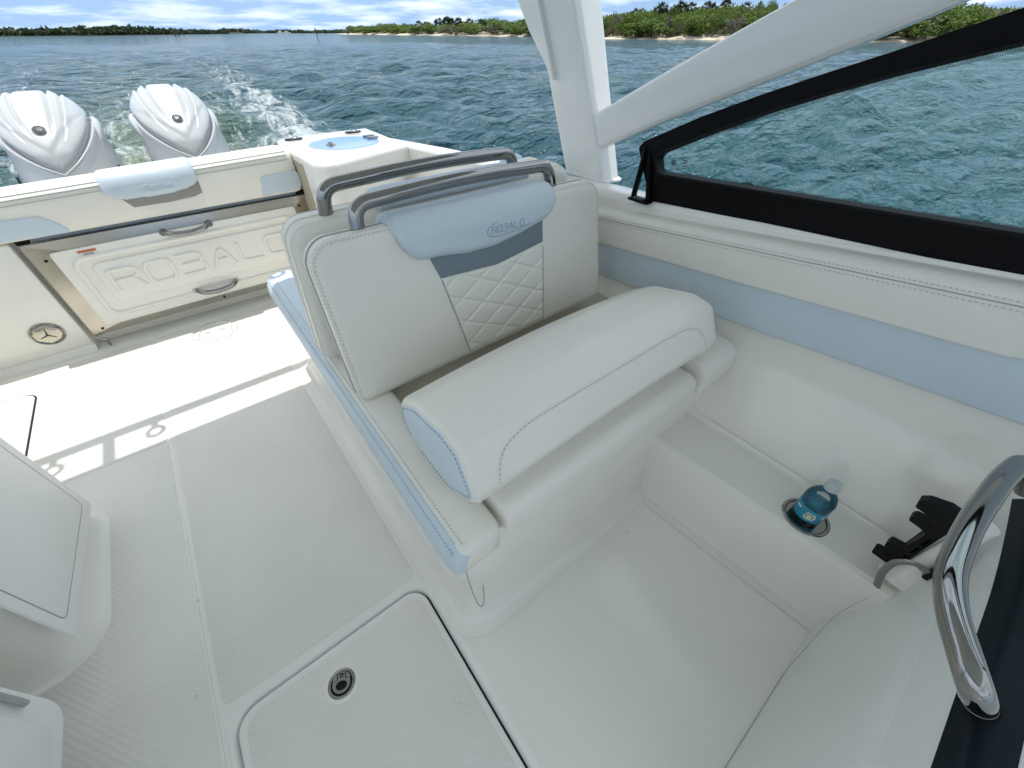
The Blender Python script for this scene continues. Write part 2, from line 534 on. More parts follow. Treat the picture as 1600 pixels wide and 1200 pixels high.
HX0, HX1, HY0, HY1 = -0.422, 0.076, -0.25, 0.533         # deck hatch opening
hatch_hole = rpoly([(HX0, HY0), (HX1, HY0), (HX1, HY1), (HX0, HY1)], 0.055, 6)
lip = inset(ccw(hatch_hole), -0.022)
floor_out = [(-1.22, -2.3), (1.3, -2.3), (1.3, 2.63), (-1.22, 2.63)]
g = G()
g.add(plate_with_hole(floor_out, [lip], lambda x, y: (x, y, 0)))
hh = ccw(hatch_hole)
L_ = [[(p[0], p[1], 0) for p in lip],
      [(p[0], p[1], -0.003) for p in inset(hh, -0.010)],
      [(p[0], p[1], -0.010) for p in inset(hh, -0.002)],
      [(p[0], p[1], -0.020) for p in hh],
      [(p[0], p[1], -0.045) for p in hh],
      [(p[0], p[1], -0.045) for p in inset(hh, 0.03)]]
g.add(loft(L_, False, False))
floor = g.obj('cockpit_floor', GEL, kind=None) if False else g.obj('cockpit_floor', GEL)
tag(floor, kind='structure')

def nonskid_pad(poly, r, name='nonskid_panel', z=0.0, h=0.0022, parent=floor):
    p = rpoly(poly, r, 4)
    return obj(name, *pillow(p, h, 0.002, 0, lambda u, v, w: (u, v, z + w), back_r=0, seg=2, rings=2), NONSKID, parent)
nonskid_pad([(-0.432, 0.566), (0.072, 0.558), (0.066, 1.9), (-0.432, 1.9)], 0.02)
nonskid_pad([(-0.432, 1.9015), (0.07, 1.9015), (0.30, 2.2), (0.30, 2.49), (-0.432, 2.49)], [0.004, 0.004, 0.05, 0.05, 0.02])
nonskid_pad([(-1.15, -0.6), (-0.452, -0.6), (-0.452, 1.62), (-1.15, 1.62)], 0.02)
nonskid_pad([(-0.868, 1.622), (-0.452, 1.622), (-0.452, 2.49), (-0.868, 2.49)], 0.02)
# narrow moulded rib beside the seam
obj('floor_rib', *tube([(-0.4415, -0.6, -0.0035), (-0.4415, 0.6, -0.0035), (-0.4415, 2.5, -0.0035)], 0.0058, 10), GEL, floor)

# ---- port side liner and gunwale
ys = list(np.linspace(-2.4, 2.86, 68))
def liner(y):
    k = min(1, max(0, (y - 0.75) / 0.5)); k = k * k * (3 - 2 * k)
    x0 = (1 - k) * 0.955 + k * (xi(y)); x1 = (1 - k) * 1.045 + k * xi(y); x2 = (1 - k) * 1.195 + k * xi(y)
    return [(x0, y, -0.02), (x1, y, 0.24), (x1 + (x2 - x1) * 0.80, y, 0.41), (x2 + 0.005 * (1 - k), y, 0.475), (max(x2, xi(y)), y, 0.66), (xi(y), y, zs(y) - 0.02)]
v, f = loft([liner(y) for y in ys], False, False, close=False)
tag(obj('side_wall', v, f, GEL), kind='structure')
def cap(y):
    a, b, z = xi(y), xo(y), zs(y)
    return [(a, y, z - 0.02), (a + 0.003, y, z - 0.008), (a + 0.012, y, z), (a + 0.03, y, z + 0.003), (b - 0.03, y, z + 0.003), (b - 0.012, y, z - 0.002), (b - 0.002, y, z - 0.012),
            (b, y, z - 0.03), (b - 0.02, y, z - 0.10), (b - 0.03, y, z - 0.4), (b - 0.12, y, z - 0.8), (b - 0.4, y, -0.75)]
v, f = loft([cap(y) for y in ys], False, False, close=False)
gun = obj('gunwale', v, f, GELB); tag(gun, kind='structure')
# starboard side, the same moulding mirrored about the keel line
mir = lambda p: (-0.12 - p[0], p[1], p[2])
v, f = loft([[mir(p) for p in liner(y)] for y in ys], False, False, close=False)
tag(obj('side_wall', v, f, GEL), kind='structure')
v, f = loft([[mir(p) for p in cap(y)] for y in ys], False, False, close=False)
tag(obj('gunwale', v, f, GELB), kind='structure')

# ---- transom mouldings
g = G()
g.add(box(-1.22, -0.668, 2.57, 2.69, -0.01, 0.535, 0.012))
g.add(box(-0.69, 0.62, 2.632, 2.70, -0.01, 0.66, 0.006))
g.add(box(-1.2, 0.50, 2.66, 2.86, 0.30, 0.69, 0.02))
g.add(box(-1.05, 0.95, 2.70, 2.88, -0.8, 0.3, 0.02))
g.add(loft([[(x, 2.568 - 0.03 * (1 - math.sin(t)), 0.03 * (1 - math.cos(t)) + 0.001) for t in [k * math.pi / 12 for k in range(7)]] for x in (-1.22, -0.668)], False, False, close=False))
tw = g.obj('transom_wall', GEL); tag(tw, kind='structure')

# ---- footwell side step
g = G()
def step_sec(y):
    x = 0.845 - 0.075 * (y - 0.31) if y < 0.31 else 0.845
    zt = 0.24
    return [(x - 0.045, y, 0.0015), (x - 0.018, y, 0.006), (x - 0.006, y, 0.022), (x, y, 0.06), (x + 0.004, y, zt - 0.02), (x + 0.009, y, zt - 0.006), (x + 0.022, y, zt), (x + 0.26, y, zt + 0.002)]
CUPC = (0.947, -0.058)
rings = [step_sec(y) for y in np.linspace(0.40, -0.40, 22)]
# leave the top strip out, it is filled around the cup well
n = len(rings[0])
v = [p for r in rings for p in r]; f = []
for k in range(len(rings) - 1):
    for i in range(n - 2):
        f.append((k * n + i, k * n + i + 1, (k + 1) * n + i + 1, (k + 1) * n + i))
g.add((v, f))
edge = [(r[-2][0], r[-2][1]) for r in rings]
top_out = edge + [(1.14, -0.40), (1.14, 0.40)]
cuphole = [(CUPC[0] + 0.0485 * math.cos(2 * math.pi * k / 40), CUPC[1] + 0.0485 * math.sin(2 * math.pi * k / 40)) for k in range(40)]
g.add(plate_with_hole(top_out, [cuphole], lambda x, y: (x, y, 0.24)))
stp = g.obj('footwell_step', GEL); tag(stp, kind='structure')
# soft cove between step top and side wall
obj('wall_cove', *loft([[(1.030 * (1 - q) ** 2 + 1.0455 * 2 * q * (1 - q) + 1.0515 * q * q, y, 0.2406 * (1 - q) ** 2 + 0.2406 * 2 * q * (1 - q) + 0.2555 * q * q) for q in [k / 8 for k in range(9)]] for y in np.linspace(-0.30, 0.42, 12)], False, False, close=False), GEL, stp)

# ---- cup holder in the step
t = thing('cup_holder', 'round steel cup holder sunk into the white footwell step', 'cup holder', (CUPC[0], CUPC[1], 0.24))
obj('flange', *lathe([(0.0465, -0.006), (0.0470, 0.0015), (0.049, 0.0032), (0.0535, 0.0030), (0.0565, 0.001), (0.0565, 0.0004)], (CUPC[0], CUPC[1], 0.24), 48), STEEL, t)
obj('well', *lathe([(0.0467, -0.002), (0.0460, -0.07), (0.042, -0.085), (0.0, -0.087)], (CUPC[0], CUPC[1], 0.24), 40), CUPIN, t)
# ---- water bottle
t = thing('water_bottle', 'small clear plastic water bottle with blue label in the cup holder', 'bottle', (CUPC[0], CUPC[1], 0.155))
BC = (CUPC[0] + 0.006, CUPC[1] + 0.003, 0.172)
bo = obj('bottle_shell', *lathe([(0.0, 0.004), (0.020, 0.0), (0.028, 0.004), (0.033, 0.012), (0.0335, 0.035), (0.0325, 0.045), (0.0335, 0.055), (0.0325, 0.065), (0.0335, 0.078),
     (0.0335, 0.128), (0.0345, 0.134), (0.0345, 0.146), (0.032, 0.158), (0.026, 0.171), (0.018, 0.181), (0.0135, 0.187), (0.0125, 0.190), (0.0125, 0.198), (0.0, 0.198)], BC, 40), CLEAR, t)
obj('water_fill', *lathe([(0.0, 0.006), (0.026, 0.008), (0.0315, 0.016), (0.0315, 0.10), (0.0318, 0.127), (0.0, 0.128)], BC, 32), WATERIN, t)
LAB = pmat('label_blue', (0.025, 0.30, 0.46), 0.35, vary=0.25, vscale=60)
LABW = pmat('label_white', (0.70, 0.70, 0.62), 0.4)
LABG = pmat('label_green', (0.06, 0.24, 0.07), 0.4)
CAPM = pmat('white_cap', (0.52, 0.57, 0.58), 0.35)
_n, _l = LAB.node_tree.nodes, LAB.node_tree.links          # pale paper on the inside of the label
_b = _n['Principled BSDF']; _src = _b.inputs['Base Color'].links[0].from_socket
_g = _n.new('ShaderNodeNewGeometry'); _m = _n.new('ShaderNodeMix'); _m.data_type = 'RGBA'; _m.inputs['B'].default_value = (0.42, 0.47, 0.47, 1)
_l.new(_g.outputs['Backfacing'], _m.inputs['Factor']); _l.new(_src, _m.inputs['A']); _l.new(_m.outputs['Result'], _b.inputs['Base Color'])
lb = obj('label', *lathe([(0.0339, 0.082), (0.0342, 0.083), (0.0342, 0.125), (0.0339, 0.126)], BC, 40), LAB, t)
def wrap(pts, a0, z0, rad):          # flat print wrapped round the bottle
    return [(BC[0] + rad * math.cos(a0 + p[0] / rad), BC[1] + rad * math.sin(a0 + p[0] / rad), BC[2] + z0 + p[1]) for p in pts]
A_ = math.atan2(-BC[1], -BC[0]) + 0.25
def patch(name, pts, a0, z0, mat, rad, par):
    us = [p[0] for p in pts]; vs, fs = [], []
    for u in np.linspace(min(us) + 1e-5, max(us) - 1e-5, 13):
        hit = []
        for a, b in zip(pts, pts[1:] + pts[:1]):
            if (a[0] - u) * (b[0] - u) <= 0 and a[0] != b[0]: hit.append(a[1] + (b[1] - a[1]) * (u - a[0]) / (b[0] - a[0]))
        vs += wrap([(u, min(hit)), (u, max(hit))], a0, z0, rad)
    for k in range(12): fs.append((2 * k, 2 * k + 2, 2 * k + 3, 2 * k + 1))
    return obj(name, vs, fs, mat, par)
bdg = patch('label_badge', [(-0.012, -0.011), (-0.004, -0.014), (0.011, -0.012), (0.014, -0.002), (0.010, 0.011), (-0.009, 0.012)], A_, 0.105, LABW, 0.0346, t)
obj('badge_wreath', *tube(wrap([(0.0075 * math.cos(a), 0.0072 * math.sin(a)) for a in np.linspace(-0.9, 4.0, 14)], A_, 0.105, 0.0350), 0.0013, 6), LABG, bdg)
for k, (dx, w_) in enumerate(((0.030, 0.012), (0.034, 0.016), (-0.034, 0.014))):
    patch('label_print', [(dx - w_ / 2, -0.003), (dx + w_ / 2, -0.003), (dx + w_ / 2, 0.0025), (dx - w_ / 2, 0.0025)], A_, 0.113 - 0.009 * (k == 1), LABW, 0.0346, lb)
obj('cap', *lathe([(0.0, 0.2165), (0.0125, 0.2165), (0.0150, 0.2150), (0.0155, 0.2120), (0.0155, 0.2020), (0.0148, 0.2005), (0.0148, 0.1990), (0.0165, 0.1975), (0.0165, 0.1940), (0.012, 0.1935)], BC, 36), CAPM, t)

# ------------------------------------------------------------------ deck hatch, plates
t = thing('deck_hatch', 'large non-slip deck hatch with round steel latch beside the footwell', 'hatch', ((HX0 + HX1) / 2, (HY0 + HY1) / 2, 0))
lid_o = inset(hh, 0.0055)
lid = obj('lid', *pillow(lid_o, 0.03, 0.006, 0, lambda u, v, w: (u, v, w - 0.0305), back_r=0, seg=4, rings=2), GEL, t)
obj('nonskid_panel', *pillow(rpoly([(HX0 + 0.024, HY0), (HX1 - 0.022, HY0), (HX1 - 0.022, HY1 - 0.022), (HX0 + 0.024, HY1 - 0.022)], 0.04, 5), 0.0022, 0.0018, 0,
     lambda u, v, w: (u, v, w - 0.0005), back_r=0, seg=2, rings=2), NONSKID, t)
obj('gasket', *tube([(p[0], p[1], -0.026) for p in hh], 0.0052, 8, closed=True), RUBBER, t)
LC = (-0.192, 0.437)
la = thing('latch', None, None, (LC[0], LC[1], 0.0)); la.parent = t; la.location = Vector((LC[0], LC[1], 0)) - t.location; la.scale = (0.8, 0.8, 0.8)
obj('latch_boss', *lathe([(0.0, 0.0026), (0.046, 0.0026), (0.050, 0.0022), (0.052, 0.0016)], (LC[0], LC[1], 0.0012), 40), GEL, la)
obj('latch_ring', *lathe([(0.0305, 0.0035), (0.033, 0.0062), (0.036, 0.0064), (0.040, 0.0045), (0.0415, 0.002)], (LC[0], LC[1], 0.0006), 48), STEEL, la)
obj('latch_well', *lathe([(0.0, 0.0028), (0.031, 0.0038)], (LC[0], LC[1], 0.0008), 40), BLACKP, la)
def lpt(a, b, z=0.0062): return (LC[0] + a, LC[1] + b, z)
th_ = R(-22)
def lrot(p): return (p[0] * math.cos(th_) - p[1] * math.sin(th_), p[0] * math.sin(th_) + p[1] * math.cos(th_))
hnd = [(0.0265 * math.cos(a), 0.0265 * math.sin(a)) for a in np.linspace(R(158), R(382), 26)]
hnd += [(0.011, 0.0095), (0.011, 0.0235), (0.005, 0.0235), (0.005, 0.0145), (-0.005, 0.0145), (-0.005, 0.0235), (-0.011, 0.0235), (-0.011, 0.0095)]
hol = [(0.0165 * math.cos(a), -0.006 + 0.0125 * math.sin(a)) for a in np.linspace(0, 2 * math.pi, 26)[:-1]]
slab([lrot(p) for p in hnd], [[lrot(p) for p in hol]], lambda x, y, w: lpt(x, y, 0.0048 + w), 0.0022).obj('latch_handle', STEEL, la)
obj('latch_rivet', *lathe([(0.0, 0.0026), (0.0025, 0.002), (0.0032, 0.0)], (*[LC[0] + lrot((0, 0.019))[0], LC[1] + lrot((0, 0.019))[1]], 0.0052), 14), STEEL, la)
cr_ = [lrot((0.030 * math.cos(a), 0.030 * math.sin(a))) for a in np.linspace(R(22), R(158), 18)] + [lrot(p) for p in ((-0.0135, 0.0105), (-0.0135, 0.0255), (0.0135, 0.0255), (0.0135, 0.0105))]
slab(cr_, [], lambda x, y, w: lpt(x, y, 0.0046 + w), 0.002).obj('latch_plate', STEEL, la)

t = thing('deck_plate', 'round white screw-down inspection plate on the sunny aft deck', 'deck plate', (-0.17, 2.36, 0))
PC = (-0.17, 2.362, 0.0022)
obj('ring', *lathe([(0.078, 0.001), (0.0785, 0.003), (0.082, 0.0045), (0.098, 0.004), (0.102, 0.001), (0.102, 0.0)], PC, 48), GELB, t)
obj('lid', *lathe([(0.0, 0.0032), (0.070, 0.0034), (0.0745, 0.0026), (0.076, 0.0)], PC, 48), GELB, t)
for s in (-1, 1):
    obj('finger_recess', *pillow(rpoly([(-0.014, -0.006), (0.014, -0.006), (0.014, 0.006), (-0.014, 0.006)], 0.0055, 4), 0.0012, 0.0005, 0, lambda u, v, w, s=s: (PC[0] + s * 0.034 + u, PC[1] + v - s * 0.004 + 0.005, PC[2] + 0.0032 + w), back_r=0, seg=2, rings=2), GROOVE, t)
for k in range(6):
    a = 0.4 + k * math.pi / 3
    obj('screw', *lathe([(0.0, 0.0022), (0.003, 0.0018), (0.004, 0.0)], (PC[0] + 0.09 * math.cos(a), PC[1] + 0.09 * math.sin(a), PC[2] + 0.0042), 10), STEEL, t)
obj('ring_joint', *tube([(PC[0] + 0.103 * math.cos(a), PC[1] + 0.103 * math.sin(a), 0.0030) for a in np.linspace(0, 2 * math.pi, 49)[:-1]], 0.0014, 6, closed=True), GROOVE, t)
obj('lid_joint', *tube([(PC[0] + 0.0768 * math.cos(a), PC[1] + 0.0768 * math.sin(a), PC[2] + 0.0016) for a in np.linspace(0, 2 * math.pi, 49)[:-1]], 0.0015, 6, closed=True), GROOVE, t)

t = thing('fish_box_hatch', 'flush white fish box hatch with rounded corners on the aft deck', 'hatch', (-1.05, 2.07, 0))
fh_o = rpoly([(-1.2, 1.6), (-0.886, 1.6), (-0.886, 2.315), (-1.2, 2.315)], [0.01, 0.05, 0.05, 0.01], 6)
obj('lid', *pillow(fh_o, 0.006, 0.003, 0, lambda u, v, w: (u, v, w - 0.0005), back_r=0, seg=3, rings=2), GEL, t)
obj('nonskid_panel', *pillow(rpoly([(-1.2, 1.63), (-0.915, 1.63), (-0.915, 2.285), (-1.2, 2.285)], [0.01, 0.04, 0.04, 0.01], 5), 0.002, 0.0015, 0, lambda u, v, w: (u, v, w + 0.0052), back_r=0, seg=2, rings=2), NONSKID, t)
obj('gasket', *tube([(p[0], p[1], 0.0012) for p in inset(ccw(fh_o), -0.003)], 0.0028, 8, closed=True), RUBBER, t)

# a few crumbs of grit on the deck
g = G(); rr2 = random.Random(9)
for k in range(16):
    x, y = rr2.uniform(-0.55, 0.8), rr2.uniform(0.1, 1.5)
    if 0.06 < x < 0.22 or (x > 0.1 and y > 0.3): continue
    r_ = rr2.uniform(0.0012, 0.0026)
    g.add(tube([(x, y, 0.0024), (x + rr2.uniform(-1, 1) * r_ * 2, y + rr2.uniform(-1, 1) * r_ * 2, 0.0024 + r_)], r_, 5))
tag(g.obj('grit', STONE), 'scattered specks of dark grit on the white deck', 'grit', kind='stuff')

# ------------------------------------------------------------------ lounge seat on the port side
SEAT = thing('lounge_seat', 'cream and pale blue double lounge seat with two upright steel railed backrests', 'boat seat', (0.65, 1.1, 0))
# moulded base
def ped_ring(d, z):
    o = rpoly([(0.140 - d, 0.350 - d), (1.24, 0.350 - d), (1.24, 1.80 + d), (0.140 - d, 1.80 + d)], [0.045 + d * 0.8, 0.01, 0.02, 0.07 + d * 0.8], 7)
    return [(p[0], p[1], z) for p in o]
rg = [ped_ring(0.052, 0.0012), ped_ring(0.036, 0.003), ped_ring(0.022, 0.009), ped_ring(0.012, 0.018), ped_ring(0.005, 0.034), ped_ring(0.001, 0.06),
      ped_ring(-0.004, 0.20), ped_ring(-0.008, 0.365), ped_ring(-0.012, 0.372), ped_ring(-0.03, 0.374)]
base = obj('base', *loft(rg, False, True), GEL, SEAT)
# tear-shaped scallop line at the forward corner
sc = [(0.150, 0.357, 0.375), (0.147, 0.352, 0.29), (0.150, 0.343, 0.20), (0.156, 0.337, 0.13), (0.164, 0.3335, 0.105), (0.172, 0.336, 0.115), (0.178, 0.340, 0.15), (0.180, 0.343, 0.20)]
obj('scallop_line', *tube(fillet(sc, 0.02), 0.0016, 6), GROOVE, base)

# base cushions: long side strip with a blue outer face
side_sec = [(0.232, 0.368), (0.128, 0.366), (0.114, 0.372), (0.108, 0.388), (0.113, 0.415), (0.122, 0.437), (0.133, 0.447), (0.146, 0.452), (0.19, 0.457), (0.220, 0.455), (0.232, 0.445)]
yfr = 0.325
def strip_ring(y, s, dz=0.0):
    c = (0.175, 0.405)
    return [(c[0] + (p[0] - c[0]) * s, y, c[1] + (p[1] - c[1]) * s + dz) for p in side_sec]
yy = [(yfr, 0.55), (yfr + 0.002, 0.80), (yfr + 0.008, 0.91), (yfr + 0.02, 0.975), (yfr + 0.045, 1.0), (0.6, 1.0), (0.9, 1.0), (1.2, 1.0), (1.5, 1.0), (1.76, 1.0), (1.80, 0.97), (1.815, 0.88), (1.818, 0.6)]
v, f = loft([strip_ring(a, b) for a, b in yy])
cu = obj('side_cushion', v, f, [VINYL, BLUE], SEAT, angle=60)
n = len(side_sec)
for p in cu.data.polygons:
    if len(p.vertices) == 4 and min(i % n for i in p.vertices) >= 0:
        ks = sorted(i % n for i in p.vertices)
        if ks[0] >= 1 and ks[-1] <= 6: p.material_index = 1
    if p.center.y + SEAT.location.y > 1.19: p.material_index = 1
obj('piping', *tube([(0.1335, y, 0.4475) for y in np.linspace(yfr + 0.03, 1.78, 20)], 0.0022, 8), BLUE, cu)
tag(stitches([(0.1455, y, 0.4525) for y in np.linspace(yfr + 0.02, 1.78, 30)]).obj('stitching', THREAD, cu), kind='stuff')
tag(stitches([(0.1225, y, 0.4382) for y in np.linspace(yfr + 0.02, 1.78, 30)]).obj('stitching', BTHREAD, cu), kind='stuff')
# seat pan between the cushions and the backrests
obj('seat_pan', *box(0.233, 1.20, 0.50, 1.72, 0.375, 0.405, 0.004), STONE, SEAT)
# front roll cushion
fr = rpoly([(0.326, 0.400), (0.56, 0.400), (0.56, 0.470), (0.326, 0.478)], [0.012, 0.02, 0.03, 0.035], 6)
def xmap(x0): return lambda u, v, w: (x0 + w, u, v)
obj('front_cushion', *pillow(fr, 0.685, 0.012, 0.0, xmap(0.246), back_r=0.012), VINYL, SEAT, angle=60)
fr2 = rpoly([(0.325, 0.392), (0.62, 0.392), (0.62, 0.50), (0.325, 0.495)], [0.012, 0.02, 0.05, 0.045], 7)
ec = obj('corner_cushion', *pillow(fr2, 0.195, 0.03, 0.004, xmap(0.958), back_r=0.010), VINYL, SEAT, angle=60)
cpath = [(0.961, p[0], p[1]) for p in inset(ccw(fr2), 0.004)]
obj('piping', *tube(cpath, 0.002, 8, closed=True), VINYL, ec)

# flip-up bolster lying across the front of the seat
sec = [(0.655, 0.510), (0.640, 0.600), (0.560, 0.652), (0.445, 0.678), (0.384, 0.668), (0.339, 0.580), (0.346, 0.546), (0.44, 0.478), (0.57, 0.476)]
bsec = ccw(rpoly(sec, [0.05, 0.05, 0.08, 0.05, 0.030, 0.03, 0.02, 0.05, 0.04], 5))
cen = sum((Vector(p) for p in bsec), Vector((0, 0))) / len(bsec)
BX0, BX1 = 0.186, 1.005
def bol_ring(x, d):
    out = []
    for p in inset(bsec, d):
        t = (x - BX0) / (BX1 - BX0)
        rise = math.sin(math.pi * min(1, max(0, t))) ** 0.9
        y, z = p
        low = max(0, min(1, (0.60 - z) / 0.06)) * max(0, min(1, (0.50 - y) / 0.10))
        top = max(0, min(1, (z - 0.555) / 0.045))
        frw = max(0, min(1, (0.42 - y) / 0.06))
        out.append((x, y - 0.016 * rise * frw * top, z + 0.020 * rise * low + 0.021 * rise * top))
    return out
rr = []
for k in range(6):
    a = math.pi / 2 * k / 5
    rr.append(bol_ring(BX0 + 0.014 * (1 - math.cos(a)), 0.014 * (1 - math.sin(a))))
for x in np.linspace(BX0 + 0.03, BX1 - 0.065, 16): rr.append(bol_ring(x, 0.0))
for k in range(1, 8):
    a = math.pi / 2 * k / 7
    rr.append(bol_ring(BX1 - 0.06 + 0.06 * math.sin(a), 0.055 * (1 - math.cos(a))))
v, f = loft(rr, False, True)
bol = obj('bolster', v, f, VINYL, SEAT, angle=60)
capo = [Vector(p) for p in inset(bsec, 0.013)]
ee = obj('end_cap', *pillow(capo, 0.006, 0.006, 0.004, lambda u, v, w: (BX0 - w + 0.003, u, v), back_r=0, seg=3, rings=4), BLUE, bol, angle=60)
obj('piping', *tube([(BX0 + 0.0015, p[0], p[1]) for p in inset(bsec, 0.010)], 0.0026, 8, closed=True), VINYL, bol)
tag(stitches([(BX0 + 0.0115, p[0], p[1]) for p in inset(bsec, 0.0004)] + [(BX0 + 0.0115, bsec[0][0], bsec[0][1])]).obj('stitching', THREAD, bol), kind='stuff')
tag(stitches([(BX0 - 0.004, p[0], p[1]) for p in inset(bsec, 0.0185)]).obj('stitching', BTHREAD, bol), kind='stuff')
# front facing panel of the bolster with its curved seam
def bol_front(x, z):
    """point on the front face of the bolster at height z"""
    ring = bol_ring(x, 0.0); best = None
    m = len(ring)
    for i in range(m):
        a, b = ring[i], ring[(i + 1) % m]
        if (a[2] - z) * (b[2] - z) <= 0 and abs(a[2] - b[2]) > 1e-9:
            t = (z - a[2]) / (b[2] - a[2]); y = a[1] + (b[1] - a[1]) * t
            if best is None or y < best: best = y
    return (x, (best if best is not None else 0.36) - 0.001, z)
def zb(x):
    t = (x - BX0) / (BX1 - BX0); return 0.553 + 0.02 * math.sin(math.pi * t) ** 0.9
sm = [(0.236, zb(0.236) + 0.004), (0.238, 0.60), (0.262, 0.640), (0.32, 0.660), (0.45, 0.668), (0.60, 0.670), (0.74, 0.668), (0.835, 0.660), (0.885, 0.636), (0.90, 0.595), (0.895, zb(0.9) + 0.004)]
sp = resample([(p[0], p[1], 0) for p in fillet([(q[0], q[1], 0) for q in sm], 0.05)], 0.006)
seam3 = [bol_front(p[0], p[1]) for p in sp]
obj('front_seam', *tube(seam3, 0.0019, 6), VINYL, bol)
tag(stitches([(p[0], p[1] - 0.0012, p[2] + 0.005) for p in seam3]).obj('stitching', THREAD, bol), kind='stuff')

# ---- backrests
BT = 0.115                                       # thickness
def make_back(front):
    """a backrest in local coordinates: u across (0..1.04), h up, n out of the front face"""
    W = 1.045 if front else 1.078; Hh = 0.447
    UP = Vector((0, 0.150, 1)).normalized(); NV = Vector((0, -1, 0.150)).normalized()
    K = 0.89; EYE = Vector((0, 0, 1.2))          # overall size of the backrest
    if front: M0 = lambda u, h, n: Vector((0.160, 0.930, 0.389)) + Vector((1, 0, 0)) * u + UP * h + NV * n
    else:
        UP2 = Vector((0, -0.045, 1)).normalized(); NV2 = Vector((0, 1, 0.045)).normalized()
        M0 = lambda u, h, n: Vector((1.218, 1.305, 0.389)) + Vector((-1, 0, 0)) * u + UP2 * h + NV2 * n
    M = lambda u, h, n: EYE + (M0(u, h, n) - EYE) * K
    ol = rpoly([(0.004, -0.022), (W, -0.012), (W - 0.028, Hh - 0.015), (0.006, Hh)], [0.03, 0.035, 0.065, 0.07], 8)
    b = obj('backrest', *pillow(ol, BT, 0.030, 0.006, lambda u, v, w: M(u, v, w - BT), back_r=0.034, seg=6, rings=5, bcrown=0.004), VINYL, SEAT, angle=60)
    oc = ccw(ol)
    # piping round front and back rims, twin stitching inside
    obj('piping', *tube([M(p[0], p[1], -0.0155) for p in inset(oc, 0.0035)], 0.0024, 8, closed=True), VINYL, b)
    obj('piping', *tube([M(p[0], p[1], -BT + 0.019) for p in inset(oc, 0.0045)], 0.0026, 8, closed=True), VINYL, b)
    obj('piping', *tube([M(p[0], p[1], -BT * 0.52) for p in inset(oc, -0.0008)], 0.0018, 8, closed=True), GROOVE if front else VINYL, b)
    for dd, w in ((0.0078, -0.0088), (0.0012, -0.023)):
        lp = inset(oc, dd); lp = lp + [lp[0]]
        tag(stitches([M(p[0], p[1], w) for p in lp]).obj('stitching', THREAD, b), kind='stuff')
    # surface of the crowned front face
    cx, cy = W / 2, Hh / 2
    def face(u, h, n=0.0):
        s = 1 - max(abs(u - cx) / (W / 2), abs(h - cy) / (Hh / 2)); s = max(0, min(1, s))
        return M(u, h, 0.006 * (1 - (1 - s) ** 2) + n)
    # centre insert: quilted panel + chevron band
    def lx(h): return interp(h, [0.0, 0.268], [0.388, 0.334])
    def rx(h): return interp(h, [0.0, 0.268], [0.716, 0.729])
    def chev_lo(u): return interp(u, [0.315, 0.534, 0.735], [0.276, 0.262, 0.286])
    NU, NH = 150, 110
    vs, fs = [], []
    for j in range(NH + 1):
        for i in range(NU + 1):
            t = i / NU
            h0 = 0.006; s = j / NH
            ua = lx(0.27 * s) + (rx(0.27 * s) - lx(0.27 * s)) * t
            h = h0 + (chev_lo(ua) - h0 - 0.002) * s
            P = 0.079
            a1 = (h + 0.484 * ua - 0.224) / P; a2 = (h - 0.60 * ua + 0.04) / P
            d1 = abs(a1 - round(a1)) * P * 0.90; d2 = abs(a2 - round(a2)) * P * 0.857
            dq = min(d1, d2)
            z = 0.0046 * (1 - math.exp(-(dq / 0.0034) ** 1.3)) + 0.0006 * min(1, dq / 0.02)
            ed = min(t, 1 - t) * 0.36; z *= min(1, ed / 0.006); z *= min(1, (s) / 0.02, (1 - s) / 0.02)
            vs.append(face(ua, h, z + 0.0006))
    for j in range(NH):
        for i in range(NU):
            k = j * (NU + 1) + i
            fs.append((k, k + 1, k + NU + 2, k + NU + 1))
    obj('quilted_panel', vs, fs, VINYL, b, angle=80)
    for fx in (lx, rx):
        obj('panel_seam', *tube([face(fx(h), h, 0.0008) for h in np.linspace(0.004, 0.27, 14)], 0.0019, 6), GROOVE, b)
    # chevron band as a thin sewn panel
    vs, fs = [], []
    N2, M2 = 40, 6
    def chev_hi(u): return interp(u, [0.30, 0.44, 0.54, 0.63, 0.75], [0.352, 0.333, 0.330, 0.340, 0.37])
    for j in range(M2 + 1):
        for i in range(N2 + 1):
            s = j / M2
            hm = 0.27 + 0.07 * s
            ua = interp(hm, [0.26, 0.34], [0.334, 0.306]) ; ub = interp(hm, [0.26, 0.34], [0.729, 0.734])
            u = ua + (ub - ua) * i / N2
            h = chev_lo(u) + (chev_hi(u) - chev_lo(u)) * s
            e = min(1, i / 1.5, (N2 - i) / 1.5, j / 1.2, (M2 - j) / 1.2)
            vs.append(face(u, h, 0.0010 + 0.0030 * e))
    for j in range(M2):
        for i in range(N2):
            k = j * (N2 + 1) + i
            fs.append((k, k + 1, k + N2 + 2, k + N2 + 1))
    obj('chevron_band', vs, fs, CHEV if front else TAUPE, b, angle=60)
    # head pad draped over the top edge
    def prof(l):
        """path up the front face, over the rounded top and down the back; l is the height on the front face"""
        top = Hh - 0.006; r = 0.032
        if l <= top - r: return Vector((l, 0.0)), Vector((0, 1))
        a = (l - (top - r)) / r
        if a <= math.pi / 2:
            return Vector((top - r + r * math.sin(a), -r + r * math.cos(a))), Vector((math.sin(a), math.cos(a)))
        l2 = (a - math.pi / 2) * r; fl = BT - 2 * r
        if l2 <= fl: return Vector((top, -r - l2)), Vector((1, 0))
        a = min((l2 - fl) / r, math.pi / 2)
        return Vector((top - r + r * math.cos(a), -r - fl - r * math.sin(a))), Vector((math.cos(a), -math.sin(a)))
    lo_u = [0.222, 0.234, 0.250, 0.272, 0.300, 0.340, 0.430, 0.530, 0.630, 0.715, 0.745, 0.768, 0.782, 0.790]
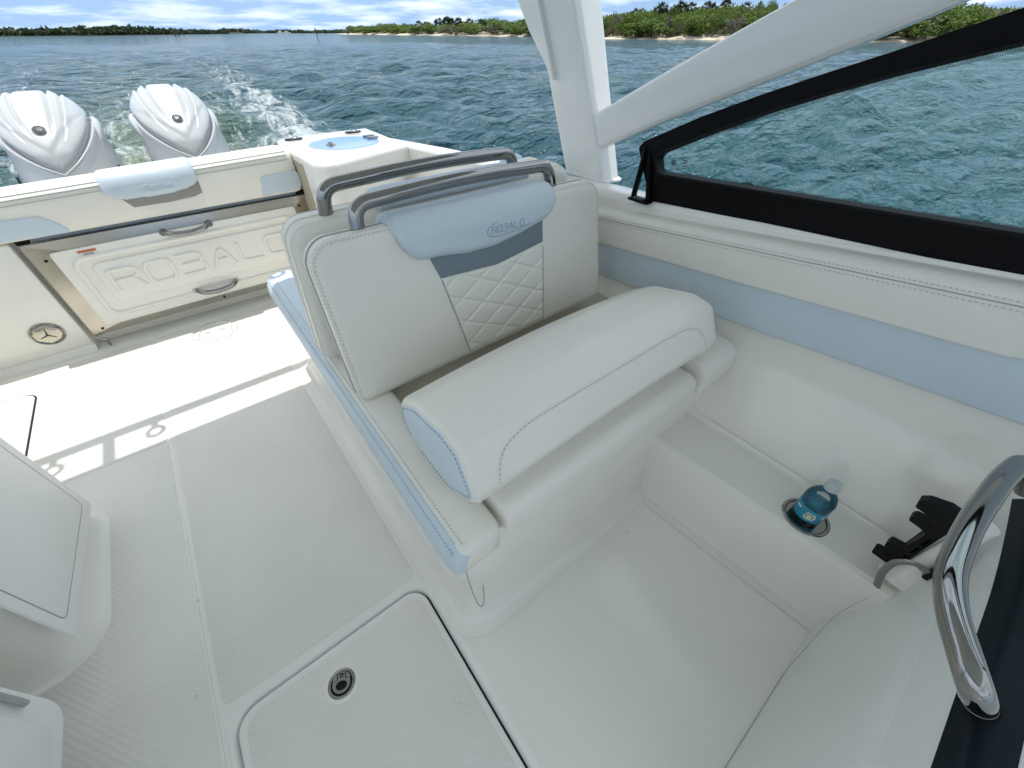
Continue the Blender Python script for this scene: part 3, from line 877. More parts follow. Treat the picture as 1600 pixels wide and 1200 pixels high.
    lo_h = [0.430, 0.395, 0.368, 0.348, 0.340, 0.338, 0.324, 0.321, 0.334, 0.352, 0.360, 0.376, 0.400, 0.430]
    lend = Hh - 0.006 - 0.032 + 0.032 * math.pi / 2 + (BT - 0.064) + 0.03
    NA, NB = 64, 34
    vs, fs = [], []
    us = [0.222 + 0.568 * (0.5 - 0.5 * math.cos(math.pi * i / NA)) for i in range(NA + 1)]
    for i, u in enumerate(us):
        l0 = interp(u, lo_u, lo_h)
        for j in range(NB + 1):
            s = 0.5 - 0.5 * math.cos(math.pi * j / NB)
            l = l0 + (lend - l0) * s
            p, nn = prof(l)
            e = min(u - 0.222, 0.790 - u, (l - l0) * 0.95, (lend - l) * 0.95)
            th = 0.002 + 0.021 * math.sqrt(max(0, 1 - (1 - min(1, e / 0.026)) ** 2)) + 0.004 * min(1, max(0, e) / 0.10)
            q = p + nn * th
            vs.append(M(u, q.x, q.y + (0.004 if l < 0.41 else 0)))
    for i in range(NA):
        for j in range(NB):
            k = i * (NB + 1) + j
            fs.append((k, k + 1, k + NB + 2, k + NB + 1))
    pad = obj('head_pad', vs, fs, BLUE, b, angle=80)
    # embossed word mark: ROBALO with a sweeping oval
    pls, wd = word('ROBALO', 0.0155, 0.0195, 0.0058)
    gg = G()
    ox, oh = 0.513, 0.362
    def onpad(p): return M(ox + p[0], oh + p[1] + 0.10 * (p[0] - 0.05) * 0.0, 0.0302)
    for pl in pls:
        pp = fillet([(a + 0.18 * b, b, 0) for a, b in pl], 0.0035, 3)
        gg.add(tube([onpad(p) for p in pp], 0.0010, 6))
    gg.obj('word_mark', BTHREAD if front else BLUE, pad)
    sw = [(0.026, 0.029), (0.008, 0.0275), (-0.012, 0.018), (-0.017, 0.006), (-0.006, -0.006), (0.022, -0.0105), (0.07, -0.009), (0.12, -0.0035), (0.150, 0.001)]
    obj('oval_mark', *tube([onpad(p) for p in fillet([(a, b, 0) for a, b in sw], 0.02, 5)], 0.0011, 6), BTHREAD if front else BLUE, pad)
    # steel grab rail through the top
    if front: a, c, top = 0.154, 0.838, 0.505
    else: a, c, top = 0.252, 0.928, 0.508
    nn = -0.062
    pts = [M(a, Hh - 0.03, nn), M(a + 0.012, top - 0.004, nn), M((a + c) / 2, top + 0.008, nn), M(c - 0.012, top - 0.006, nn), M(c, Hh - 0.03, nn)]
    obj('grab_rail', *tube(fillet(pts, [0.085, 0.4, 0.085], 12), 0.0172, 20), STEEL, b)
    return b
make_back(True)
make_back(False)

# ------------------------------------------------------------------ padded side bolster along the port coaming
t = thing('side_bolster', 'long padded coaming cushion, cream above a pale blue band, below the window', 'cushion', (1.18, 0.4, 0.6))
def Tz(y): return 0.700 + 0.116 * (0.94 - y)
def Bz(y): return 0.480 + 0.098 * (0.85 - y)
def face_x(z): return 1.175
cream = [(1.12, 0.585), (0.894, 0.607), (0.40, 0.655), (0.10, 0.688), (-0.06, 0.704), (-0.125, 0.712), (-0.19, 0.735), (-0.245, 0.785), (-0.275, 0.84), (-0.285, Tz(-0.285) + 0.026), (0.4, Tz(0.4) + 0.026), (1.12, Tz(1.12) + 0.026)]
co = rpoly(cream, [0.01, 0.05, 0.2, 0.2, 0.1, 0.06, 0.06, 0.06, 0.05, 0.02, 0.2, 0.01], 5)
def smap(x0): return lambda u, v, w: (x0 - w, u, v)
def cream_bottom(y): return interp(y, [-0.285, -0.265, -0.235, -0.19, -0.125, -0.06, 0.10, 0.40, 0.894, 1.12], [0.835, 0.800, 0.764, 0.735, 0.712, 0.704, 0.688, 0.655, 0.607, 0.585])
def pad_ring(y, zb_, zt_, xf, r1, r2):
    pts = [(1.235, zb_)] + [(xf + r1 - r1 * math.sin(q), zb_ + r1 - r1 * math.cos(q)) for q in np.linspace(0, math.pi / 2, 5)]
    pts += [(xf + r2 - r2 * math.cos(q), zt_ - r2 + r2 * math.sin(q)) for q in np.linspace(0, math.pi / 2, 7)] + [(1.235, zt_)]
    return [(p[0], y, p[1]) for p in pts]
yc_ = list(np.linspace(1.12, -0.06, 30)) + list(np.linspace(-0.08, -0.285, 24))
v, f = loft([pad_ring(y, cream_bottom(y), Tz(y) + 0.026, 1.163, 0.009, 0.030) for y in yc_])
cp = obj('upper_cushion', v, f, VINYL, t, angle=50)
v, f = loft([pad_ring(y, Bz(y), Tz(y) + 0.010, 1.180, 0.010, 0.010) for y in np.linspace(1.12, -0.75, 40)])
obj('lower_band', v, f, BLUE, t, angle=50)
# seam and twin stitching near the top roll
ys2 = list(np.linspace(1.05, -0.275, 60))
obj('seam', *tube([(1.1626, y, Tz(y) - 0.007) for y in ys2], 0.0014, 6), GROOVE, cp)
tag(stitches([(1.1628, y, Tz(y) + 0.0012) for y in ys2]).obj('stitching', THREAD, cp), kind='stuff')
tag(stitches([(1.1624, y, Tz(y) - 0.016) for y in ys2]).obj('stitching', THREAD, cp), kind='stuff')
# moulded lip behind the cushion
obj('coaming_lip', *tube([(1.226, y, Tz(y) + 0.026) for y in np.linspace(1.1, -0.9, 30)], 0.018, 12), GEL, gun)

# ------------------------------------------------------------------ windshield
def WS(y, z, n=0.0):                   # the pane stands on the coaming, leaning slightly inboard; n is thickness outboard
    return (1.232 - 0.10 * (z - 0.8) + n, y, z)
WSM = lambda a, b, w: WS(a, b, w)
wt = thing('windshield', 'black framed tinted side windshield rising from the port coaming', 'windshield', (1.23, 0.3, 0.8))
outer = [(0.805, 0.776), (0.880, 0.925), (0.862, 0.945), (0.690, 1.028), (0.539, 1.091), (0.419, 1.137), (0.324, 1.172), (0.247, 1.202), (0.180, 1.228), (0.0, 1.288), (-0.25, 1.355), (-0.6, 1.42), (-1.1, 1.47),
         (-1.1, 0.95), (-0.057, 0.846), (0.148, 0.832), (0.433, 0.812)]
inner = [(0.792, 0.869), (0.806, 0.908), (0.790, 0.922), (0.675, 0.979), (0.523, 1.050), (0.403, 1.098), (0.305, 1.134), (0.221, 1.161), (0.151, 1.183), (0.0, 1.225), (-0.25, 1.285), (-0.6, 1.345), (-1.03, 1.39),
         (-1.03, 1.005), (-0.011, 0.921), (0.186, 0.907), (0.461, 0.889)]
ro = rpoly(outer, 0.012, 3); ri = rpoly(inner, [0.014] * 3 + [0.3] * 9 + [0.02, 0.02] + [0.3] * 3, 3)
slab(ro, [ri], lambda a, b, w: WS(a, b, w - 0.016), 0.034).obj('frame', BLACK, wt, angle=30)
rib_in = inset(ccw(ri), -0.004)
obj('glass_seal', *tube([WS(p[0], p[1], -0.017) for p in rib_in], 0.004, 8, closed=True), BLACKP, wt)
gl = inset(ccw(ri), -0.006)
obj('glass', [WS(p[0], p[1], 0.002) for p in gl], [tuple(range(len(gl)))], GLASS, wt)
# printed dot band along the glass edge, top and bottom
def strip(pts, w, n):
    g = G()
    q = [Vector((p[0], p[1])) for p in pts]
    a = [WS(p.x, p.y, n) for p in q]; b = [WS(p.x, p.y + w, n) for p in q]
    return g.add((a + b, [(i, i + 1, len(q) + i + 1, len(q) + i) for i in range(len(q) - 1)]))
gb = G()
for pts, w in ((inner[3:13], -0.008), (inner[13:17] + [inner[0]], 0.007)):
    s_ = strip(pts, w, 0.0008); gb.add((s_.v, s_.f))
gb.obj('dot_band', FRIT, wt)
# etched maker's marks near the aft corner of the glass
ETCH = pmat('glass_etching', (0.10, 0.16, 0.15), 0.6)
def etched(pts): return [WS(p[0], p[1], 0.0012) for p in pts]
c_ = [(0.7560 + 0.0085 * math.cos(a), 0.9020 + 0.0085 * math.sin(a)) for a in np.linspace(0, 2 * math.pi, 21)[:-1]]
obj('etched_mark', etched(c_), [tuple(range(20))], ETCH, wt)
gm = G()
for k, (y, z, ln) in enumerate([(0.728, 0.918, 0.014), (0.726, 0.911, 0.017), (0.724, 0.904, 0.012), (0.723, 0.897, 0.016), (0.722, 0.890, 0.010)]):
    gm.add((etched([(y, z), (y - ln, z + 0.002), (y - ln, z + 0.0052), (y, z + 0.0032)]), [(0, 1, 2, 3)]))
gm.obj('etched_text', ETCH, wt)
# strut at the aft end of the frame
g = G()
sa = [Vector((1.205, 0.850, 0.928)), Vector((1.20, 0.862, 0.775)), Vector((1.20, 0.80, 0.782)), Vector((1.212, 0.838, 0.92))]
g.add(tube(fillet(sa, 0.02), 0.0075, 10, flat=(0.014, 0.006)))
g.add(box(1.183, 1.222, 0.792, 0.872, 0.7745, 0.7835, 0.003))
sb = g.obj('strut', BLACK, wt)
for y in (0.81, 0.855):
    obj('bolt', *lathe([(0.0, 0.004), (0.004, 0.0035), (0.006, 0.0)], (1.196, y, 0.7833), 12), STEEL, sb)

# ------------------------------------------------------------------ hardtop, its port leg and arm
HT = thing('hardtop', 'white moulded hardtop on a broad leaning leg and swept arm above the port gunwale', 'hardtop', (0, 0, 1.93))
hp = rpoly([(-1.22, 1.98), (-1.40, 1.2), (-1.44, -0.2), (-1.25, -1.25), (1.08, -1.25), (1.195, -0.2), (1.30, 1.2), (1.10, 1.98)], [0.05, 0.4, 0.3, 0.3, 0.3, 0.3, 0.4, 0.05], 6)
obj('roof_panel', *pillow(hp, 0.07, 0.03, 0.01, lambda u, v, w: (u, v, 1.93 + w), back_r=0.02), PAINT, HT)
# leg: raked aft, inboard face broad, forward face narrow
def leg_sec(z):
    t = (z - 0.776) / 0.504
    ya = 1.250 + 0.185 * t; yf = 1.050 + 0.200 * t
    x0 = 1.258 - 0.038 * t; x1 = 1.345 + 0.016 * t if t < 1 else 1.361 - 0.05 * (t - 1)
    # footprint: inboard face slightly turned, rounded corners
    return [(p[0], p[1], z) for p in rpoly([(x0 + 0.003, yf), (x1, yf - 0.022 + 0.012 * t), (x1 + 0.004, ya), (x0 - 0.006, ya)], [0.016, 0.026, 0.03, 0.016], 7)]
v, f = loft([leg_sec(z) for z in np.linspace(0.776, 1.935, 16)], True, True)
lg = obj('support_leg', v, f, PAINT, HT, angle=50)
def foot(d, z): 
    s = leg_sec(0.776); c = sum((Vector(p) for p in s), Vector()) / len(s)
    return [((p[0] - c.x) * (1 + d) + c.x, (p[1] - c.y) * (1 + d) + c.y, z) for p in s]
obj('leg_foot', *loft([foot(0.10, 0.7775), foot(0.10, 0.783), foot(0.05, 0.786)], False, True), PAINT, lg)
# curved gusset fin aft of the leg
fin = [(1.300, 1.055), (1.330, 1.090), (1.375, 1.140), (1.44, 1.205), (1.50, 1.285), (1.56, 1.38), (1.62, 1.50), (1.68, 1.66), (1.74, 1.935), (1.50, 1.935), (1.40, 1.30)]
slab(rpoly(fin, 0.01, 2), [], lambda a, b, w: (1.205 - 0.06 * (b - 1.2) + w, a, b), 0.05).obj('leg_fin', PAINT, lg)
# arm sweeping forward from the leg
def arm_pt(t):
    """centre, half depth"""
    yv = interp(t, [0, .2, .4, .6, .8, 1], [1.085, 0.84, 0.56, 0.26, -0.15, -0.62])
    zc = interp(t, [0, .2, .4, .6, .8, 1], [0.945, 1.055, 1.176, 1.31, 1.52, 1.95])
    return yv, zc
ts = np.linspace(0, 1, 40)
AY = np.array([1.095, 0.93, 0.76, 0.56, 0.36, 0.14, -0.10, -0.35, -0.62]); AZ = np.array([0.938, 1.018, 1.096, 1.185, 1.275, 1.385, 1.53, 1.71, 1.95])
pp = fillet([(1.25, a, b) for a, b in zip(AY, AZ)], 0.1, 5)
rings = []
for i, p in enumerate(pp):
    a = pp[max(0, i - 1)]; b = pp[min(len(pp) - 1, i + 1)]
    d = (b - a).normalized(); nrm = Vector((0, -d.z, d.y)) * -1
    if nrm.z < 0: nrm = -nrm
    s = i / (len(pp) - 1); hd = 0.056 + 0.016 * min(1, s * 1.6); wd = 0.030
    xx = 1.268 - 0.03 * s
    sec2 = rpoly([(-wd, -hd), (wd, -hd), (wd, hd), (-wd, hd)], 0.013, 5)
    rings.append([Vector((xx, p.y, p.z)) + Vector((1, 0, 0)) * q[0] + nrm * q[1] for q in sec2])
obj('support_arm', *loft(rings), PAINT, HT, angle=50)
for s in (-1,):
    v, f = loft([[mir(p) for p in leg_sec(z)] for z in np.linspace(0.776, 1.935, 10)], True, True)
    obj('support_leg', v, f, PAINT, HT, angle=50)
# rod holder rail across the aft edge
rr_ = fillet([(-1.12, 1.96, 1.95), (-1.10, 2.135, 1.95), (0.98, 2.135, 1.95), (1.0, 1.96, 1.95)], 0.06, 6)
rail = obj('rod_rail', *tube(rr_, 0.026, 14), PAINT, HT)
for x in (-0.635, 0.42):
    obj('rail_link', *tube([(x, 1.97, 1.95), (x, 2.13, 1.95)], 0.021, 12), PAINT, HT)
for x in (-0.80, -0.485, -0.16 + 0.0, 0.165, 0.70):
    if x == -0.16: continue
    rg_ = obj('rod_ring', *tube([(x + 0.027 * math.cos(a), 2.055 + 0.027 * math.sin(a), 1.95) for a in np.linspace(0, 2 * math.pi, 25)[:-1]], 0.009, 8, closed=True), PAINT, HT)
    obj('ring_stem', *tube([(x, 2.086, 1.95), (x, 2.12, 1.95)], 0.013, 8), PAINT, rg_)

# ------------------------------------------------------------------ transom backrest cushion
t = thing('transom_backrest', 'long cream backrest cushion with blue head pad across the transom', 'cushion', (-0.1, 2.6, 0.64))
def tsec(x):
    return [(2.560, 0.545), (2.552, 0.556), (2.553, 0.70), (2.558, 0.722), (2.572, 0.738), (2.60, 0.744), (2.70, 0.742), (2.80, 0.732), (2.826, 0.722), (2.836, 0.70), (2.836, 0.65), (2.66, 0.60), (2.65, 0.545)]
def sag(x, z): return 0.030 * max(0, 0.52 - x) / 1.12 * max(0, min(1, (z - 0.55) / 0.18))
def tring(x, s=1.0):
    return [(x, 2.69 + (p[0] - 2.69) * s, 0.65 + (p[1] - 0.65) * s - sag(x, p[1])) for p in tsec(x)]
rg = [tring(-0.78, 0.85), tring(-0.775, 0.95), tring(-0.755, 1.0)] + [tring(x) for x in np.linspace(-0.7, 0.49, 18)] + [tring(0.505, 0.99), tring(0.522, 0.95), tring(0.530, 0.84)]
tc_ = obj('cushion', *loft(rg), VINYL, t, angle=60)
for a, b in ((2.5585, 0.7235), (2.572, 0.739), (2.5535, 0.703)):
    obj('seam_line', *tube([(x, a - 0.001, b - sag(x, b)) for x in np.linspace(-0.75, 0.505, 6)], 0.0019, 6), GROOVE if b < 0.73 else VINYL, tc_)
tag(stitches([(x, 2.5535, 0.714 - sag(x, 0.714)) for x in np.linspace(-0.75, 0.50, 8)]).obj('stitching', THREAD, tc_), kind='stuff')
ym = lambda y0: (lambda u, v, w: (u, y0 - w, v))
obj('left_insert', *pillow(rpoly([(-0.775, 0.555), (-0.452, 0.546), (-0.475, 0.585), (-0.520, 0.628), (-0.775, 0.634)], [0.01, 0.01, 0.05, 0.05, 0.01], 5), 0.010, 0.006, 0.002, ym(2.556), back_r=0, seg=4, rings=3), BLUE, t, angle=60).name = 'blue_insert'
obj('blue_insert', *pillow(rpoly([(0.322, 0.552), (0.532, 0.560), (0.532, 0.650), (0.345, 0.645)], [0.006, 0.03, 0.03, 0.035], 5), 0.010, 0.006, 0.002, ym(2.556), back_r=0, seg=4, rings=3), BLUE, t, angle=60)
obj('slate_band', *pillow([(-0.232, 0.642), (-0.205, 0.600), (-0.06, 0.598), (0.04, 0.606), (0.074, 0.615), (0.080, 0.665)], 0.007, 0.003, 0, ym(2.556), back_r=0, seg=2, rings=2), TAUPE, t)
obj('centre_panel', *pillow([(-0.205, 0.602), (-0.175, 0.548), (0.070, 0.548), (0.078, 0.62), (0.04, 0.608)], 0.004, 0.0025, 0.0, ym(2.5555), back_r=0, seg=2, rings=2), VINYL, t)
# head pad wrapped over the top front edge
vs, fs = [], []
NA, NB = 44, 22
pth = [(2.553, 0.640), (2.552, 0.70), (2.557, 0.722), (2.572, 0.739), (2.60, 0.745), (2.655, 0.744)]
pth = fillet([(0, a, b) for a, b in pth], 0.02, 4)
pth = resample(pth, 0.004)
for i in range(NA + 1):
    s = 0.5 - 0.5 * math.cos(math.pi * i / NA); x = -0.276 + 0.360 * s
    zl = interp(x, [-0.292, -0.275, -0.25, -0.22, -0.06, 0.03, 0.066, 0.080, 0.084], [0.72, 0.69, 0.664, 0.650, 0.642, 0.655, 0.668, 0.69, 0.72])
    k0 = min(range(len(pth) // 2 + 6), key=lambda k: abs(pth[k].z - zl))
    for j in range(NB + 1):
        q = 0.5 - 0.5 * math.cos(math.pi * j / NB)
        kk = k0 + (len(pth) - 1 - k0) * q
        p = pth[int(round(kk))]; p1 = pth[min(len(pth) - 1, int(round(kk)) + 1)]; p0 = pth[max(0, int(round(kk)) - 1)]
        d = (p1 - p0).normalized(); nn = Vector((0, -d.z, d.y))
        e = min((x + 0.276), 0.084 - x, (kk - k0) * 0.004, (len(pth) - 1 - kk) * 0.004)
        th = 0.003 + 0.022 * math.sqrt(max(0, 1 - (1 - min(1, e / 0.022)) ** 2))
        vs.append(Vector((x, p.y, p.z - sag(x, p.z))) + nn * th)
for i in range(NA):
    for j in range(NB):
        k = i * (NB + 1) + j; fs.append((k, k + 1, k + NB + 2, k + NB + 1))
hpad = obj('head_pad', vs, fs, BLUE, t, angle=80)
pls, wd = word('ROBALO', 0.0125, 0.015, 0.005)
g = G()
for pl in pls: g.add(tube([(-0.128 + a, 2.526, 0.668 + b) for a, b, _ in fillet([(p[0], p[1], 0) for p in pl], 0.003, 3)], 0.0009, 5))
g.obj('word_mark', BLUE, hpad)
obj('oval_mark', *tube([(-0.128 + a, 2.526, 0.668 + b) for a, b, _ in fillet([(0.02, 0.022, 0), (-0.012, 0.013, 0), (-0.014, 0.002, 0), (0.015, -0.009, 0), (0.11, -0.002, 0)], 0.015, 4)], 0.0011, 5), BLUE, hpad)

# ------------------------------------------------------------------ fold-down transom bench / door
t = thing('fold_down_bench', 'closed fold-down transom bench panel with raised ROBALO lettering and two steel handles', 'bench', (-0.05, 2.58, 0.0))
YD = 2.585
obj('steel_frame', *pillow(rpoly([(-0.645, 0.066), (0.505, 0.066), (0.549, 0.10), (0.549, 0.522), (-0.645, 0.522)], [0.006, 0.01, 0.01, 0.006, 0.006], 3), 0.02, 0.002, 0, ym(YD), back_r=0, seg=2, rings=2), STEEL2, t)
pn = rpoly([(-0.578, 0.104), (0.455, 0.104), (0.455, 0.478), (-0.578, 0.478)], 0.016, 4)
pnl = obj('bench_panel', *pillow(pn, 0.032, 0.005, 0, ym(YD), back_r=0, seg=3, rings=2), GEL, t)
# stepped recesses moulded in the panel: raised rims around lower trays
def rim(poly, r, y, rad, name='moulded_rim'):
    q = rpoly(poly, r, 6)
    return obj(name, *tube([(p[0], y, p[1]) for p in q], rad, 10, closed=True, flat=None), GEL, pnl)
yp = YD - 0.032
rim([(-0.525, 0.150), (0.425, 0.150), (0.425, 0.432), (-0.525, 0.432)], 0.04, yp + 0.0025, 0.0115)
obj('moulded_tray', *pillow(rpoly([(-0.478, 0.205), (0.405, 0.205), (0.405, 0.402), (-0.478, 0.402)], 0.035, 6), 0.010, 0.008, 0, ym(yp + 0.001), back_r=0, seg=4, rings=2), GEL, pnl)
pls, wd = word('ROBALO', 0.106, 0.100, 0.031)
g = G()
x0w = -0.440
for pl in pls:
    q = fillet([(p[0], p[1], 0) for p in pl], 0.028, 5)
    g.add(tube([(x0w + a, yp - 0.0095, 0.258 + b) for a, b, _ in q], 0.0085, 10))
g.obj('word_mark', GEL, pnl)
for (xc, zc) in ((-0.06, 0.474), (-0.065, 0.160)):
    dz = 0.0
    hpts = [(xc - 0.098, yp + 0.001, zc), (xc - 0.070, yp - 0.034, zc - 0.006), (xc, yp - 0.044, zc - 0.012), (xc + 0.070, yp - 0.034, zc - 0.006), (xc + 0.098, yp + 0.001, zc)]
    h_ = obj('handle', *tube(fillet(hpts, [0.035, 0.08, 0.035], 8), 0.0095, 14, flat=(0.0125, 0.0085)), STEEL, t)
    for s in (-1, 1):
        obj('handle_foot', *tube([(xc + s * 0.098, yp + 0.001, zc), (xc + s * 0.098, yp - 0.006, zc)], 0.0155, 16), STEEL, h_)
for (x, z) in ((-0.602, 0.448), (-0.600, 0.094), (0.485, 0.470), (0.47, 0.09), (-0.06, 0.085)):
    obj('screw', *tube([(x, YD - 0.0195, z), (x, YD - 0.0225, z)], 0.0058, 12), BLACKP, t)
WRED = pmat('sticker_orange', (0.55, 0.13, 0.05), 0.5); WBLK = pmat('sticker_black', (0.02, 0.02, 0.02), 0.5); WWHT = pmat('sticker_white', (0.75, 0.75, 0.76), 0.5)
st_ = obj('warning_sticker', *pillow([(-0.488, 0.432), (-0.422, 0.432), (-0.422, 0.466), (-0.488, 0.466)], 0.0012, 0.0004, 0, ym(yp), back_r=0, seg=1, rings=2), WWHT, t)
obj('sticker_header', *box(-0.488, -0.422, yp - 0.0018, yp - 0.001, 0.456, 0.466), WRED, st_)
obj('sticker_footer', *box(-0.488, -0.422, yp - 0.0018, yp - 0.001, 0.432, 0.4365), WBLK, st_)
for k in range(3):
    obj('sticker_print', *box(-0.480 + 0.004 * k, -0.432 - 0.005 * (k % 2), yp - 0.0018, yp - 0.001, 0.4405 + 0.005 * k, 0.4425 + 0.005 * k), WBLK, st_)
# roller bar in the gap above the panel, with end brackets
obj('roller_bar', *tube([(-0.600, 2.585, 0.5345), (0.49, 2.585, 0.5345)], 0.0105, 16), ROLLER, t)
for x in (-0.628, 0.515):
    obj('bracket', *box(x - 0.022, x + 0.022, 2.572, 2.60, 0.523, 0.545, 0.004), BLACK, t)
obj('hinge_pin', *tube([(-0.640, 2.57, 0.500), (-0.640, 2.57, 0.09)], 0.0045, 8), STEEL, t)
obj('drip_tail', *tube(fillet([(-0.652, 2.566, 0.064), (-0.640, 2.556, 0.055), (-0.615, 2.55, 0.05), (-0.612, 2.548, 0.008)], 0.02), 0.006, 8), STEEL, t)

t = thing('swivel_socket', 'round steel seat socket cover with three-armed mark left of the transom bench', 'deck fitting', (-0.782, 2.57, 0.134))
SCX, SCZ = -0.782, 0.136
dk = rpoly([(SCX + 0.052 * math.cos(a) * 1.0, SCZ + 0.048 * math.sin(a)) for a in [R(q) for q in (20, 75, 130, 165, 205, 260, 310, 345)]], 0.012, 4)
obj('cover', *pillow(dk, 0.012, 0.005, 0.003, ym(2.569), back_r=0, seg=3, rings=3), STEEL2, t)
obj('rim', *tube([(SCX + 0.056 * math.cos(a), 2.567, SCZ + 0.052 * math.sin(a)) for a in np.linspace(0, 2 * math.pi, 33)[:-1]], 0.004, 8, closed=True), STEEL, t)
for k in range(3):
    a = R(80 + 120 * k)
    obj('arm', *tube([(SCX, 2.555, SCZ), (SCX + 0.03 * math.cos(a), 2.556, SCZ + 0.03 * math.sin(a))], [0.0045, 0.002], 8), ENGDARK, t)

# ------------------------------------------------------------------ corner bait well box at the port end of the transom
t = thing('bait_well_box', 'white moulded corner box with round blue acrylic lid beside the transom', 'bait well', (0.75, 2.3, 0))
def bw(d, z):
    return [(p[0], p[1], z) for p in inset(ccw(rpoly([(0.62, 2.93), (0.536, 2.86), (0.536, 2.22), (0.585, 2.118), (1.085, 2.315), (1.10, 2.93)], [0.02, 0.03, 0.07, 0.07, 0.01, 0.02], 6)), d)]
obj('body', *loft([bw(0.0, 0.0), bw(0.0, 0.10), bw(-0.002, 0.715), bw(-0.001, 0.727), bw(0.003, 0.735), bw(0.009, 0.7395), bw(0.014, 0.740)]), GELB, t, angle=50)
obj('floor_cove', *loft([bw(-0.03, 0.0015), bw(-0.012, 0.004), bw(-0.004, 0.012), bw(-0.001, 0.03)], False, False), GEL, t)
obj('side_strip', *box(0.5325, 0.5345, 2.40, 2.55, 0.02, 0.70), TAN, t)
BWC = (0.815, 2.545, 0.740)
lidb = obj('lid', *lathe([(0.0, 0.006), (0.16, 0.006), (0.182, 0.005), (0.188, 0.002)], BWC, 48), ACRYL, t)
obj('lid_ring', *lathe([(0.186, 0.0025), (0.189, 0.005), (0.196, 0.005), (0.201, 0.002), (0.203, 0.0)], BWC, 48), GELB, t)
obj('lid_latch', *lathe([(0.0, 0.022), (0.010, 0.021), (0.014, 0.014), (0.022, 0.012), (0.026, 0.006)], (BWC[0] - 0.085, BWC[1] - 0.03, BWC[2]), 20), STEEL, lidb)
for s in (-1, 1):
    obj('lid_hinge', *box(BWC[0] + 0.135, BWC[0] + 0.20, BWC[1] + 0.02 + s * 0.03, BWC[1] + 0.045 + s * 0.03, BWC[2] + 0.006, BWC[2] + 0.016, 0.003), STEEL, lidb)
obj('side_hinge', *box(1.005, 1.055, 2.265, 2.295, 0.50, 0.575, 0.003), STEEL2, t)
for (x, y, lab) in ((0.625, 2.83, 'flush black rod holder with steel lid between engine and blue bait lid'), (0.975, 2.83, 'flush black rod holder with steel lid at the outer stern corner')):
    q = thing('rod_holder', lab, 'rod holder', (x, y, 0.740), 'rod holders in the stern corner')
    obj('flange', *pillow(rpoly([(-0.05, -0.028), (0.05, -0.028), (0.05, 0.028), (-0.05, 0.028)], 0.027, 6), 0.006, 0.003, 0, lambda u, v, w: (x + u, y + v, 0.740 + w), back_r=0, seg=2, rings=2), BLACKP, q)
    obj('lid', *lathe([(0.0, 0.016), (0.012, 0.015), (0.02, 0.010), (0.023, 0.006)], (x + 0.01, y, 0.740), 18), STEEL, q)

# folded pad and steel cleat on the gunwale behind the seat
t = thing('gunwale_pad', 'white ribbed pad lying on the port gunwale behind the seat rails', 'pad', (1.15, 1.35, 0.78))
for k in range(3):
    obj('pad_roll', *pillow(rpoly([(1.105 - 0.006 * k, 1.50 - 0.10 * k), (1.19 + 0.01 * k, 1.50 - 0.10 * k), (1.20 + 0.012 * k, 1.585 - 0.10 * k), (1.095, 1.585 - 0.10 * k)], 0.035, 5), 0.05, 0.024, 0.006, lambda u, v, w: (u - 0.02, v - 0.1, 0.775 + w), back_r=0.01), VINYL if k else BLUE, t, angle=60)
t = thing('cleat', 'shiny steel cleat on the gunwale beside the hardtop leg', 'cleat', (1.16, 1.24, 0.78))
obj('horn', *tube(fillet([(1.115, 1.19, 0.800), (1.15, 1.215, 0.815), (1.175, 1.235, 0.815), (1.205, 1.26, 0.800)], 0.02), 0.009, 12), STEEL, t)
obj('horn_base', *lathe([(0.020, 0.0), (0.013, 0.01), (0.011, 0.035), (0.0, 0.035)], (1.163, 1.226, 0.778), 16), STEEL, t)

